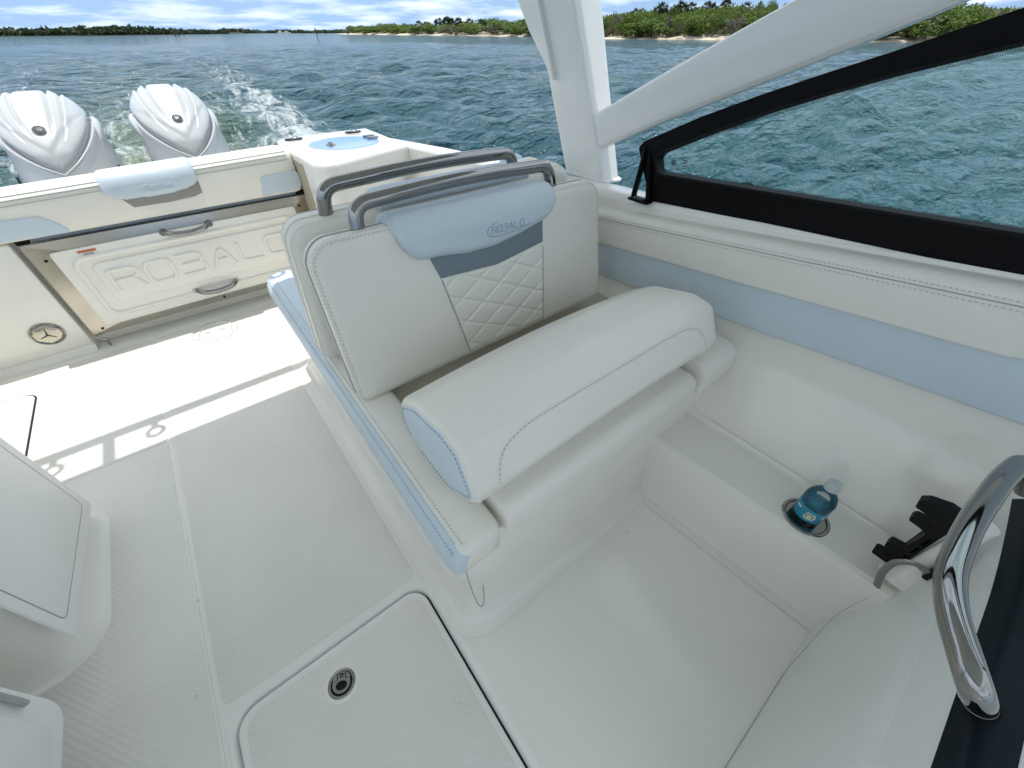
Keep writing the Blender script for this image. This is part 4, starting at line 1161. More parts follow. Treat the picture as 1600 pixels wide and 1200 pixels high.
# ------------------------------------------------------------------ twin outboard motors
def make_engine(name, label, loc):
    t = thing(name, label, 'outboard motor', loc, 'twin outboard motors on the transom')
    # local: front of the cowl faces -y, centre line x = 0, z up from the sole
    T0 = [0, .06, .15, .3, .5, .7, .85, 1]
    yc = [0.0, .012, .045, .125, .255, .40, .54, .70]
    zc = [0.722, .760, .800, .862, .925, .962, .950, .86]
    hw = [0.0012, .052, .096, .146, .176, .182, .168, .125]
    ze = [0.712, .742, .772, .815, .855, .872, .858, .80]
    ye = [0.0, .018, .060, .150, .285, .42, .54, .68]
    NT, NS = 80, 110
    def sp(x, xs, ys):
        xs = np.array(xs); ys = np.array(ys, float)
        m = np.gradient(ys, xs); i = int(min(max(np.searchsorted(xs, x) - 1, 0), len(xs) - 2))
        h = xs[i + 1] - xs[i]; t_ = (x - xs[i]) / h
        return float(ys[i] * (1 + 2 * t_) * (1 - t_) ** 2 + m[i] * h * t_ * (1 - t_) ** 2 + ys[i + 1] * t_ * t_ * (3 - 2 * t_) + m[i + 1] * h * t_ * t_ * (t_ - 1))
    def P(tt, s, drop=0.0, grow=0.0):
        a = abs(s)
        w = sp(tt, T0, hw) + grow
        k = (1 - a ** 2.6)
        k = max(0, k) ** 0.62
        y = sp(tt, T0, yc) * k + sp(tt, T0, ye) * (1 - k)
        z = sp(tt, T0, ze) + (sp(tt, T0, zc) - sp(tt, T0, ze)) * k
        # flutes fanning out from the badge
        fade = min(1, max(0, (tt - 0.16) / 0.22))
        z -= 0.014 * fade * math.exp(-((a - 0.37 + 0.05 * (1 - fade)) / 0.042) ** 2)
        z -= 0.012 * fade * math.exp(-((a - 0.63) / 0.036) ** 2)
        z += 0.006 * fade * math.exp(-((a - 0.46) / 0.04) ** 2) + 0.005 * fade * math.exp(-((a - 0.71) / 0.04) ** 2)
        # raised centre shield with its V edge in front
        vv = (tt - 0.085) - 0.40 * a * a * 1.2
        z += 0.013 * (1 / (1 + math.exp(-vv / 0.008))) * (1 - min(1, a / 0.95) ** 6)
        return (s * w, y, z - drop)
    vs, fs = [], []
    for i in range(NT + 1):
        tt = (i / NT) ** 1.25
        for j in range(NS + 1):
            s = math.sin(math.pi / 2 * (2 * j / NS - 1))
            vs.append(P(tt, s))
    W = NS + 1
    for i in range(NT):
        for j in range(NS):
            k = i * W + j; fs.append((k, k + 1, k + W + 1, k + W))
    # skirt under the rim
    rimi = [i * W for i in range(NT + 1)][::-1] + list(range(1, W)) if False else None
    loop = [vs[i * W + NS] for i in range(NT, -1, -1)] + [vs[i * W] for i in range(1, NT + 1)]
    g = G(); g.add((vs, fs))
    lo = [(p[0] * 0.93, p[1] + 0.012, p[2] - 0.022) for p in loop]
    g.add(loft([loop, lo], False, False, close=False))
    g.obj('cowl_top', ENGINE, t, local=True, angle=70)
    # shadow gap ring
    gap = [(p[0] * 0.92, p[1] + 0.014, p[2] - 0.020) for p in loop]
    gap2 = [(p[0] * 0.94, p[1] + 0.010, p[2] - 0.040) for p in loop]
    obj('cowl_gap', *loft([gap, gap2], False, False, close=False), ENGINE, t, local=True)
    # lower cowl: rolled shoulder then flaring body
    def body(gx, gy, dz, zflat=None, k=0.0):
        out = []
        for p in loop:
            z = p[2] + dz if zflat is None else (p[2] + dz) * (1 - k) + zflat * k
            out.append((p[0] * gx, (p[1] - 0.36) * gy + 0.36, z))
        return out
    rg = [body(0.93, 0.98, -0.040), body(1.0, 1.025, -0.034), body(1.04, 1.05, -0.038), body(1.065, 1.07, -0.052), body(1.075, 1.08, -0.075), body(1.09, 1.10, -0.1, 0.62, 0.35),
          body(1.10, 1.13, -0.1, 0.58, 0.8), body(1.11, 1.15, 0, 0.5, 1.0), body(1.10, 1.16, 0, 0.30, 1.0), body(1.0, 1.1, 0, 0.12, 1.0), body(0.7, 0.8, 0, -0.1, 1.0), body(0.35, 0.5, 0, -0.5, 1.0)]
    # widen the narrow V in front so that the body is a rounded block
    def widen(ring, q):
        out = []
        for p in ring:
            y = p[1]; f_ = max(0, min(1, (y + 0.06) / 0.40))
            hwid = 0.200 * (1 - (1 - f_) ** 3.0) ** 0.5 + 0.02
            sx = 1 if p[0] >= 0 else -1
            x = p[0] * (1 - q) + sx * min(hwid, abs(p[0]) * 1.0 + 0.035) * q
            out.append((x, y, p[2]))
        return out
    rg = [widen(r_, min(1, max(0, (k - 4) / 3)) * 0.9) for k, r_ in enumerate(rg)]
    obj('cowl_body', *loft(rg, False, True), ENGINE, t, local=True, angle=70)
    lipp = [p for p in body(1.045, 1.055, -0.036) if p[1] < 0.30]
    obj('cowl_lip', *tube(lipp, 0.0045, 8), ENGINE, t, local=True)
    # side shoulder fairings
    for s in (-1, 1):
        pth = [(s * 0.150, 0.21, 0.725), (s * 0.182, 0.30, 0.775), (s * 0.196, 0.40, 0.815), (s * 0.190, 0.50, 0.822), (s * 0.176, 0.60, 0.80)]
        obj('shoulder', *tube(fillet(pth, 0.1, 4), 0.028, 12, flat=(0.030, 0.022)), ENGINE, t, local=True)
    # badge on the shield
    c = Vector(P(0.235, 0.0)); c2 = Vector(P(0.275, 0)); d = (c2 - c).normalized(); nn = Vector((0, -d.z, d.y))
    rgs = [[c + (Vector((1, 0, 0)) * math.cos(a) + d * math.sin(a)) * r_ + nn * h for a in np.linspace(0, 2 * math.pi, 25)[:-1]] for r_, h in ((0.024, -0.004), (0.0235, 0.004), (0.019, 0.007))]
    bd = obj('badge', *loft(rgs, False, True), ENGDARK, t, local=True)
    st = [c + nn * 0.0078 + (Vector((1, 0, 0)) * math.cos(a + 0.3) + d * math.sin(a + 0.3)) * (0.013 if k % 2 == 0 else 0.0045) for k, a in enumerate(np.linspace(0, 2 * math.pi, 7)[:-1])]
    obj('badge_mark', st, [tuple(range(6))], STEEL, bd, local=True)
    obj('badge_rim', *tube([c + nn * 0.004 + (Vector((1, 0, 0)) * math.cos(a) + d * math.sin(a)) * 0.0235 for a in np.linspace(0, 2 * math.pi, 25)[:-1]], 0.002, 6, closed=True), STEEL, bd, local=True)
    # thin steel trim line down each flank
    for s in (-1, 1):
        obj('flank_trim', *tube([(s * 0.203, 0.17, 0.66), (s * 0.212, 0.15, 0.56), (s * 0.216, 0.14, 0.45)], 0.004, 6), BLACKP, t, local=True)
    # midsection and mounting bracket
    obj('bracket', *box(-0.11, 0.11, -0.13, 0.12, -0.7, 0.42, 0.02), ENGINE, t, local=True)
    return t
e1 = make_engine('outboard_motor', 'pearl white outboard motor nearer the bait box, with dark round badge on its cowl', (0.140, 3.04, 0.0))
e2 = copy_tree(e1)
e2.location = (-0.420, 3.04, 0.0)
e2['label'] = 'pearl white outboard motor farther from the bait box, behind the bench lettering'

# ------------------------------------------------------------------ starboard helm seat module
t = thing('helm_seat_base', 'white moulded helm seat base with a raised panel door on the walkway side', 'seat base', (-0.85, 1.15, 0))
def hm(d, z, aft=1.40, fwd=0.905, x=-0.672):
    o = rpoly([(-1.2, fwd - d), (x + d, fwd - d), (x + d, aft + d), (-1.2, aft + d)], [0.01, 0.085 + d, 0.07 + d, 0.01], 8)
    return [(p[0], p[1], z) for p in o]
obj('base', *loft([hm(0.040, 0.0012), hm(0.026, 0.004), hm(0.012, 0.012), hm(0.004, 0.026), hm(0.0, 0.05), hm(-0.006, 0.40), hm(-0.02, 0.95)], False, True), GEL, t, angle=60)
xm = lambda x0: (lambda u, v, w: (x0 + w, u, v))
dr = rpoly([(0.893, 0.098), (1.392, 0.052), (1.372, 0.90), (0.900, 0.90)], 0.012, 4)
dp = obj('panel_door', *pillow(dr, 0.030, 0.005, 0, xm(-0.684), back_r=0, seg=3, rings=2), GELS, t)
gro = rpoly([(0.925, 0.135), (1.355, 0.095), (1.34, 0.80), (0.93, 0.80)], 0.02, 4)
obj('panel_groove', *tube([(-0.6538, p[0], p[1]) for p in gro], 0.0012, 6, closed=True), GROOVE, dp)
obj('door_face', *pillow(inset(ccw(gro), 0.002), 0.002, 0.0015, 0, xm(-0.6545), back_r=0, seg=2, rings=2), GELS, dp)
t = thing('cooler_cabinet', 'white cabinet with rounded panel edge at the forward end of the helm seat base', 'cabinet', (-0.85, 0.5, 0))
cb = rpoly([(0.15, 0.10), (0.745, 0.10), (0.745, 0.86), (0.15, 0.86)], [0.02, 0.05, 0.05, 0.02], 7)
cbo = obj('cabinet', *pillow(cb, 0.5, 0.022, 0, xm(-1.16), back_r=0.0, seg=6, rings=2), GELS, t, angle=60)
obj('cabinet_door', *pillow(rpoly([(0.15, 0.14), (0.675, 0.15), (0.675, 0.82), (0.15, 0.82)], 0.03, 5), 0.008, 0.004, 0, xm(-0.662), back_r=0, seg=2, rings=2), GELS, t)
obj('door_slot', *tube([(-0.6525, 0.705, 0.30), (-0.6525, 0.705, 0.24), (-0.6525, 0.704, 0.225)], 0.006, 8), GROOVE, t)

# ------------------------------------------------------------------ port console in front of the footwell
t = thing('port_console', 'silver white port console with dark inset panel and thick polished grab rail', 'console', (0.8, -0.4, 0))
prof = [(-0.228, 0.0012), (-0.236, 0.02), (-0.244, 0.06), (-0.262, 0.17), (-0.282, 0.30), (-0.286, 0.338), (-0.2875, 0.346), (-0.291, 0.3515), (-0.297, 0.3535), (-0.2995, 0.357), (-0.3005, 0.366), (-0.302, 0.40), (-0.3045, 0.445), (-0.309, 0.472), (-0.324, 0.492), (-0.36, 0.508), (-0.50, 0.535), (-0.80, 0.56), (-1.5, 0.60), (-2.2, 0.62)]
def pr(x):
    return [(x, y + 0.022 * max(0.0, (x - 0.80) / 0.4) ** 1.5, z) for y, z in prof]
rg = [pr(x) for x in np.linspace(0.22, 1.24, 24)]
obj('console_body', *loft(rg, False, False, close=False), GELS, t, angle=28)
obj('side_panel', [pr(0.22)[k] for k in range(len(prof))] + [(0.22, -2.2, 0.0)], [tuple(range(len(prof) + 1))], GELS, t, smooth=False)
seamp = [(x, -0.2275 + 0.022 * max(0.0, (x - 0.8) / 0.4) ** 1.5, 0.0035) for x in np.linspace(0.24, 0.80, 12)]
obj('joint_line', *tube(fillet(seamp[:-2] + [(0.86, -0.232, 0.10), (0.89, -0.246, 0.20), (0.93, -0.262, 0.2425), (1.04, -0.262, 0.243)], 0.04), 0.0007, 6), GROOVE, t)
# dark inset panel following the shoulder of the console
def shoulder(x, s):
    L_ = [(-0.3075, 0.4725), (-0.3235, 0.4932), (-0.36, 0.5095)]
    q = [Vector((0, a, b)) for a, b in L_]
    l1 = (q[1] - q[0]).length; l2 = (q[2] - q[1]).length; d = s * (l1 + l2)
    p = q[0] + (q[1] - q[0]) * (d / l1) if d <= l1 else q[1] + (q[2] - q[1]) * ((d - l1) / l2)
    return (x, p.y - 0.0 + 0.022 * max(0.0, (x - 0.80) / 0.4) ** 1.5 + 0.0012, p.z + 0.0012)
vs, fs = [], []
xs_ = np.linspace(0.415, 1.10, 30)
for x in xs_:
    for s in np.linspace(0, 1, 8): vs.append(shoulder(x, s))
for i in range(len(xs_) - 1):
    for j in range(7):
        k = i * 8 + j; fs.append((k, k + 1, k + 9, k + 8))
obj('dark_panel', vs, fs, DARKP, t)
# grab rail
gp = [(0.590, -0.3225, 0.492), (0.508, -0.271, 0.598), (0.628, -0.209, 0.602), (0.78, -0.206, 0.602), (0.955, -0.222, 0.600), (1.045, -0.240, 0.596), (1.06, -0.285, 0.53)]
gr = obj('grab_rail', *tube(fillet(gp, [0.05, 0.09, 0.12, 0.1, 0.03], 10), 0.0175, 24), STEEL, t)
obj('rail_foot', *tube([(0.577, -0.3145, 0.508), (0.592, -0.324, 0.489)], [0.0180, 0.0215], 24), STEEL, gr)

# ------------------------------------------------------------------ black rack and steel hook on the side of the console
t = thing('rod_rack', 'black plastic rack with open prongs fixed to a white bracket near the grab rail', 'rack', (0.97, -0.2, 0.36))
XR = 0.945
rk = [(-0.243, 0.268), (-0.226, 0.268), (-0.194, 0.270), (-0.192, 0.286), (-0.206, 0.290), (-0.222, 0.292), (-0.224, 0.306), (-0.206, 0.308), (-0.198, 0.312), (-0.198, 0.330), (-0.222, 0.334), (-0.224, 0.405),
      (-0.206, 0.410), (-0.190, 0.412), (-0.186, 0.420), (-0.190, 0.430), (-0.214, 0.434), (-0.216, 0.446), (-0.194, 0.450), (-0.178, 0.452), (-0.174, 0.470), (-0.184, 0.482), (-0.214, 0.492), (-0.243, 0.486)]
slots = [[(-0.238, 0.300 + 0.036 * k), (-0.233, 0.300 + 0.036 * k), (-0.233, 0.326 + 0.036 * k), (-0.238, 0.326 + 0.036 * k)] for k in range(3)]
slab(rpoly(rk, 0.004, 2), slots, lambda a, b, w: (XR + w, a, b), 0.022).obj('rack_body', BLACKP, t, angle=30)
obj('rack_back', *box(XR + 0.022, XR + 0.030, -0.236, -0.222, 0.27, 0.485, 0.002), BLACKP, t)
obj('bracket', *tube([(XR + 0.006, -0.262, 0.292), (XR + 0.008, -0.266, 0.40), (XR + 0.008, -0.268, 0.492)], 0.0185, 18), GELB, t)
obj('bracket_foot', *loft([[(p[0] + XR + 0.01, p[1] - 0.268, z) for p in rpoly([(-w_, -w_), (w_, -w_), (w_, w_), (-w_, w_)], w_ * 0.6, 5)] for w_, z in ((0.050, 0.262), (0.040, 0.272), (0.026, 0.288), (0.019, 0.31))]), GEL, t, angle=60)
obj('lower_clip', *box(XR - 0.030, XR - 0.014, -0.282, -0.270, 0.318, 0.43, 0.004), BLACKP, t)
hook = fillet([(0.897, -0.240, 0.232), (0.899, -0.222, 0.285), (0.900, -0.222, 0.335), (0.904, -0.245, 0.358), (0.912, -0.268, 0.345)], 0.03, 8)
t2 = thing('steel_hook', 'small curved steel hook under the black rack', 'hook', (0.9, -0.24, 0.3))
obj('hook_bar', *tube(hook, 0.006, 12, flat=(0.0024, 0.0068)), STEEL, t2)

# ------------------------------------------------------------------ water
WZ = -0.40
def make_water():
    az = np.concatenate([np.linspace(-28, 102, 900, endpoint=False), np.linspace(102, 332, 110)])
    az = np.radians(az)
    NR = 640
    t = np.linspace(0, 1, NR)
    rad = 0.8 * (9000 / 0.8) ** t
    A, Rr = np.meshgrid(az, rad)
    X = Rr * np.sin(A); Y = Rr * np.cos(A); Z = np.zeros_like(X)
    cell = Rr * (math.log(9000 / 0.8) / NR)
    rng = np.random.default_rng(11)
    wind = math.radians(205)
    dX = np.zeros_like(X); dY = np.zeros_like(X)
    for k in range(105):
        lam = 0.24 * (4.2 / 0.24) ** rng.random()
        th = wind + rng.normal(0, 0.65)
        kk = 2 * math.pi / lam
        amp = 0.0118 * lam ** 0.78 * (0.6 + 0.8 * rng.random())
        ph = rng.random() * 2 * math.pi
        arg = kk * (X * math.sin(th) + Y * math.cos(th)) + ph
        fade = np.clip((lam / cell - 2.2) / 2.5, 0, 1)
        Z += fade * amp * np.sin(arg)
        c = fade * amp * 0.85 * np.cos(arg)
        dX += c * math.sin(th); dY += c * math.cos(th)
    # calmer, churned wake straight aft; low ridges along its edges
    cx = -0.12 + 0.02 * Y
    hwid = 1.6 + 0.12 * np.maximum(Y - 3, 0) ** 0.9
    u = (X - cx) / hwid
    aft = np.clip((Y - 3.2) / 1.5, 0, 1) * np.exp(-np.maximum(Y - 3, 0) / 70)
    ridge = aft * 0.10 * np.exp(-((np.abs(u) - 1) / 0.22) ** 2)
    Z += ridge + aft * 0.06 * np.exp(-(u / 0.35) ** 2) * np.exp(-np.maximum(Y - 3, 0) / 12)
    near = np.clip((Rr - 1.2) / 1.5, 0, 1)
    Z *= near; dX *= near; dY *= near
    V = np.stack([X - dX, Y - dY, Z + WZ], -1).reshape(-1, 3)
    na = len(az)
    i, j = np.meshgrid(np.arange(NR - 1), np.arange(na), indexing='ij')
    j2 = (j + 1) % na
    F = np.stack([i * na + j, (i + 1) * na + j, (i + 1) * na + j2, i * na + j2], -1).reshape(-1, 4)
    me = bpy.data.meshes.new('water')
    me.vertices.add(len(V)); me.vertices.foreach_set('co', V.ravel())
    me.loops.add(F.size); me.loops.foreach_set('vertex_index', F.ravel().astype(np.int32))
    me.polygons.add(len(F)); me.polygons.foreach_set('loop_start', np.arange(0, F.size, 4, dtype=np.int32))
    me.update(calc_edges=True)
    me.polygons.foreach_set('use_smooth', np.ones(len(F), dtype=bool))
    # where foam lies: two edge trails and a frothy middle behind the motors
    lat = np.exp(-((u - 1.0) / 0.30) ** 2) * 1.0 + np.exp(-((u + 1.0) / 0.26) ** 2) * 0.75
    mid = np.clip(1 - np.abs(u) ** 2, 0, 1)
    foam = aft * (lat * np.exp(-np.maximum(Y - 3, 0) / 75) + 0.62 * mid * np.exp(-np.maximum(Y - 3, 0) / 60) + 0.95 * np.exp(-(u / 0.42) ** 2) * np.exp(-np.maximum(Y - 3, 0) / 5))
    churn = aft * np.exp(-(u / 0.6) ** 2) * np.exp(-np.maximum(Y - 3, 0) / 8)
    at = me.attributes.new('foam', 'FLOAT', 'POINT'); at.data.foreach_set('value', foam.ravel().astype(np.float32))
    at = me.attributes.new('churn', 'FLOAT', 'POINT'); at.data.foreach_set('value', np.clip(churn * 1.5, 0, 1).ravel().astype(np.float32))
    o = bpy.data.objects.new('water', me); COL.objects.link(o)
    tag(o, kind='structure')
    m, n, l = new_mat('sea_water'); me.materials.append(m)
    b = n['Principled BSDF']
    b.inputs['IOR'].default_value = 1.333
    b.inputs['Roughness'].default_value = 0.06
    geo = n.new('ShaderNodeNewGeometry')
    # body colour: mottled teal and deep blue patches
    n1 = n.new('ShaderNodeTexNoise'); n1.inputs['Scale'].default_value = 0.11; n1.inputs['Detail'].default_value = 5
    l.new(geo.outputs['Position'], n1.inputs['Vector'])
    mx = n.new('ShaderNodeMix'); mx.data_type = 'RGBA'
    mx.inputs['A'].default_value = (0.010, 0.050, 0.082, 1); mx.inputs['B'].default_value = (0.030, 0.094, 0.103, 1)
    l.new(n1.outputs['Fac'], mx.inputs['Factor'])
    ac = n.new('ShaderNodeAttribute'); ac.attribute_name = 'churn'
    mc = n.new('ShaderNodeMix'); mc.data_type = 'RGBA'; mc.inputs['B'].default_value = (0.17, 0.21, 0.075, 1)
    l.new(ac.outputs['Fac'], mc.inputs['Factor']); l.new(mx.outputs['Result'], mc.inputs['A'])
    # ripples
    bumps = None
    for sc, st, dist, stretch in ((0.5, 0.75, 0.6, 0.5), (2.2, 0.95, 0.40, 0.5), (6.5, 0.9, 0.14, 0.6), (16.0, 0.6, 0.03, 0.7)):
        mp = n.new('ShaderNodeMapping'); mp.inputs['Rotation'].default_value = (0, 0, R(25)); mp.inputs['Scale'].default_value = (stretch, 1, 1)
        l.new(geo.outputs['Position'], mp.inputs['Vector'])
        nz = n.new('ShaderNodeTexNoise'); nz.inputs['Scale'].default_value = sc; nz.inputs['Detail'].default_value = 3; nz.inputs['Roughness'].default_value = 0.55
        nz.inputs['Distortion'].default_value = 0.15
        l.new(mp.outputs[0], nz.inputs['Vector'])
        bp = n.new('ShaderNodeBump'); bp.inputs['Strength'].default_value = st; bp.inputs['Distance'].default_value = dist
        l.new(nz.outputs['Fac'], bp.inputs['Height'])
        if bumps is not None: l.new(bumps.outputs[0], bp.inputs['Normal'])
        bumps = bp
    l.new(bumps.outputs[0], b.inputs['Normal'])
    # foam lace
    af = n.new('ShaderNodeAttribute'); af.attribute_name = 'foam'
    nf = n.new('ShaderNodeTexNoise'); nf.inputs['Scale'].default_value = 1.5; nf.inputs['Detail'].default_value = 9; nf.inputs['Roughness'].default_value = 0.72; nf.inputs['Distortion'].default_value = 1.2
    mpf = n.new('ShaderNodeMapping'); mpf.inputs['Scale'].default_value = (2.0, 0.6, 1)
    l.new(geo.outputs['Position'], mpf.inputs['Vector']); l.new(mpf.outputs[0], nf.inputs['Vector'])
    th = n.new('ShaderNodeMath'); th.operation = 'MULTIPLY_ADD'; th.inputs[1].default_value = -0.36; th.inputs[2].default_value = 0.645
    l.new(af.outputs['Fac'], th.inputs[0])
    sb_ = n.new('ShaderNodeMath'); sb_.operation = 'SUBTRACT'
    l.new(nf.outputs['Fac'], sb_.inputs[0]); l.new(th.outputs[0], sb_.inputs[1])
    sm_ = n.new('ShaderNodeMapRange'); sm_.interpolation_type = 'SMOOTHSTEP'
    sm_.inputs['From Min'].default_value = 0.0; sm_.inputs['From Max'].default_value = 0.22
    sm_.inputs['To Max'].default_value = 0.72
    l.new(sb_.outputs[0], sm_.inputs['Value'])
    mf = n.new('ShaderNodeMix'); mf.data_type = 'RGBA'; mf.inputs['B'].default_value = (0.62, 0.67, 0.67, 1)
    l.new(sm_.outputs[0], mf.inputs['Factor']); l.new(mc.outputs['Result'], mf.inputs['A'])
    l.new(mf.outputs['Result'], b.inputs['Base Color'])
    b.inputs['Specular IOR Level'].default_value = 0.42
    rf = n.new('ShaderNodeMapRange'); rf.inputs['To Min'].default_value = 0.07; rf.inputs['To Max'].default_value = 0.6
    l.new(sm_.outputs[0], rf.inputs['Value']); l.new(rf.outputs[0], b.inputs['Roughness'])
    # a wind-roughened sea hides part of its mirror facets from a low eye: mix in plain body colour
    df = n.new('ShaderNodeBsdfDiffuse'); l.new(mf.outputs['Result'], df.inputs['Color']); l.new(bumps.outputs[0], df.inputs['Normal'])
    ms = n.new('ShaderNodeMixShader'); ms.inputs[0].default_value = 0.17
    l.new(b.outputs[0], ms.inputs[1]); l.new(df.outputs[0], ms.inputs[2])
    l.new(ms.outputs[0], n['Material Output'].inputs['Surface'])
    return o
make_water()

# ------------------------------------------------------------------ shores
def leafmat(name, c1, c2, trans=0.25):
    m, n, l = new_mat(name)
    b = n['Principled BSDF']; b.inputs['Roughness'].default_value = 0.6
    g = n.new('ShaderNodeNewGeometry'); oi = n.new('ShaderNodeObjectInfo')
    nz = n.new('ShaderNodeTexNoise'); nz.inputs['Scale'].default_value = 0.35; nz.inputs['Detail'].default_value = 4
    l.new(g.outputs['Position'], nz.inputs['Vector'])
    ad = n.new('ShaderNodeMath'); ad.operation = 'ADD'
    l.new(g.outputs['Random Per Island'], ad.inputs[0]); l.new(oi.outputs['Random'], ad.inputs[1])
    a2 = n.new('ShaderNodeMath'); a2.operation = 'MULTIPLY_ADD'; a2.inputs[1].default_value = 0.33
    l.new(ad.outputs[0], a2.inputs[0])
    a3 = n.new('ShaderNodeMath'); a3.operation = 'MULTIPLY'; a3.inputs[1].default_value = 0.35
    l.new(nz.outputs['Fac'], a3.inputs[0]); l.new(a3.outputs[0], a2.inputs[2])
    mx = n.new('ShaderNodeMix'); mx.data_type = 'RGBA'; mx.inputs['A'].default_value = (*c1, 1); mx.inputs['B'].default_value = (*c2, 1)
    l.new(a2.outputs[0], mx.inputs['Factor']); l.new(mx.outputs['Result'], b.inputs['Base Color'])
    tr = n.new('ShaderNodeBsdfTranslucent'); l.new(mx.outputs['Result'], tr.inputs['Color'])
    ms = n.new('ShaderNodeMixShader'); ms.inputs[0].default_value = trans
    l.new(b.outputs[0], ms.inputs[1]); l.new(tr.outputs[0], ms.inputs[2])
    l.new(ms.outputs[0], n['Material Output'].inputs['Surface'])
    return m
LEAF = leafmat('mangrove_leaf', (0.055, 0.112, 0.016), (0.17, 0.235, 0.036))
LEAFG = leafmat('grey_brush', (0.085, 0.095, 0.065), (0.21, 0.20, 0.14))
LEAFD = leafmat('dark_leaf', (0.016, 0.036, 0.012), (0.060, 0.085, 0.025))
BARK = pmat('bark', (0.24, 0.21, 0.17), 0.85, bump=0.4, bscale=6, vary=0.3, bdist=0.03)
SAND = pmat('sand', (0.62, 0.55, 0.42), 0.9, bump=0.3, bscale=3, vary=0.2, vscale=0.4, bdist=0.08)

shore = [(183, 520), (168, 435), (163, 330), (158, 240), (152, 180), (138, 140), (121, 108), (126, 86), (129, 62), (124, 44), (140, 26), (175, 8), (240, -20)]
def shore_pt(s):
    k = min(int(s), len(shore) - 2); t = s - k
    a, b = Vector(shore[k]), Vector(shore[k + 1])
    return a + (b - a) * t, (b - a).normalized()
def inland(d): return Vector((-d.y, d.x)) if (-d.y) > 0 else Vector((d.y, -d.x))
rows = []
for s in np.linspace(0, len(shore) - 1.001, 130):
    p, d = shore_pt(s)
    nrm = Vector((0.93, -0.36)).normalized() if s < 10 else Vector((0.7, -0.7))
    wob = 1.6 * math.sin(s * 5.1) + 1.1 * math.sin(s * 11.3 + 1)
    row = []
    beach = 1.0 + 1.4 * max(0, math.sin(s * 1.7 - 1.2)) if s > 6.5 else 3.2 - 2.4 * abs(math.sin(s * 1.1))
    for q, z in ((-14, -1.4), (-3 + wob, -0.62), (wob, -0.36), (2.0 * beach + wob, 0.0), (5 * beach + wob, 0.45), (14 + 5 * beach, 1.0), (45, 1.3), (120, 1.2), (400, -2.0)):
        e = p + nrm * q
        row.append((e.x, e.y, z + 0.05 * math.sin(q * 3 + s * 7)))
    rows.append(row)
v, f = loft(rows, False, False, close=False)
tag(obj('island_ground', v, f, SAND, angle=80), kind='structure')

def clump_mesh(name, n, sx, sz, leaf, seed, mat, hollow=0.35, lobes=7):
    """crown of many leaf sprays spread through several uneven lobes"""
    rng = np.random.default_rng(seed)
    L = [(rng.normal(0, .42), rng.normal(0, .42), .35 + .42 * rng.random(), .32 + .34 * rng.random()) for _ in range(lobes)]
    L += [(rng.normal(0, .5), rng.normal(0, .5), .12 + .1 * rng.random(), .30) for _ in range(4)]; lobes += 4
    vs, fs = [], []
    for k in range(n):
        l = L[rng.integers(lobes)]
        d = rng.normal(size=3); d /= np.linalg.norm(d); d[2] = abs(d[2]) * 0.9 if rng.random() < .75 else d[2]
        r = l[3] * (hollow + (1 - hollow) * rng.random() ** 0.5)
        c = np.array([l[0] + d[0] * r, l[1] + d[1] * r, l[2] + d[2] * r * 0.85])
        c[2] = max(0.0, c[2])
        u = rng.normal(size=3); u /= np.linalg.norm(u); w = np.cross(u, d + rng.normal(0, .4, 3)); w /= np.linalg.norm(w) + 1e-6
        s = leaf * (0.5 + rng.random())
        m = c + np.cross(u, w) * s * 0.25
        b = len(vs)
        for q in (c - u * s, c - w * s * .55, c + u * s, c + w * s * .55): vs.append((q[0] * sx, q[1] * sx, q[2] * sz))
        vs.append((m[0] * sx, m[1] * sx, m[2] * sz))
        fs += [(b, b + 1, b + 4), (b + 1, b + 2, b + 4), (b + 2, b + 3, b + 4), (b + 3, b, b + 4)]
    me = bpy.data.meshes.new(name); me.from_pydata(vs, [], fs); me.materials.append(mat)
    return me
def stem_mesh(seed, h):
    rng = random.Random(seed); g = G()
    for k in range(6):
        a = rng.random() * 6.28; r = 0.3 + rng.random() * 0.8
        g.add(tube([(0.15 * math.cos(a), 0.15 * math.sin(a), -0.3), (r * 0.5 * math.cos(a + .2), r * 0.5 * math.sin(a + .2), h * .35), (r * math.cos(a), r * math.sin(a), h * .75)], [0.09, 0.06, 0.03], 5))
    me = bpy.data.meshes.new('trunk'); me.from_pydata(g.v, [], g.f); me.materials.append(BARK)
    return me
CROWNS = [clump_mesh('crown', 1250, 1.0, 1.0, 0.082, 20 + k, LEAF) for k in range(5)]
CROWNG = [clump_mesh('crown', 520, 1.0, 1.0, 0.085, 40 + k, LEAFG, hollow=0.2) for k in range(2)]
CROWND = [clump_mesh('crown', 560, 1.0, 1.0, 0.12, 60 + k, LEAFD) for k in range(3)]
STEMS = [stem_mesh(3 + k, 1.0) for k in range(3)]
def meshobj(name, me, parent, loc=(0, 0, 0), sc=(1, 1, 1), rz=0.0):
    o = bpy.data.objects.new(name, me); COL.objects.link(o); o.parent = parent
    o.location = loc; o.scale = sc; o.rotation_euler = (0, 0, rz); return o
def shrub(name, label, cat, group, x, y, z, w, h, crown):
    t = thing(name, label, cat, (x, y, z), group)
    rz = random.random() * 6.28
    meshobj('crown', crown, t, (0, 0, h * 0.08), (w, w, h * 0.92), rz)
    meshobj('trunk', random.choice(STEMS), t, (0, 0, 0), (w * 0.55, w * 0.55, h * 0.7), rz)
    return t
def ground_z(q): return interp(q, [0, 2, 5, 14, 45, 120], [-0.36, 0.0, 0.4, 0.95, 1.4, 1.2])
cnt = 0
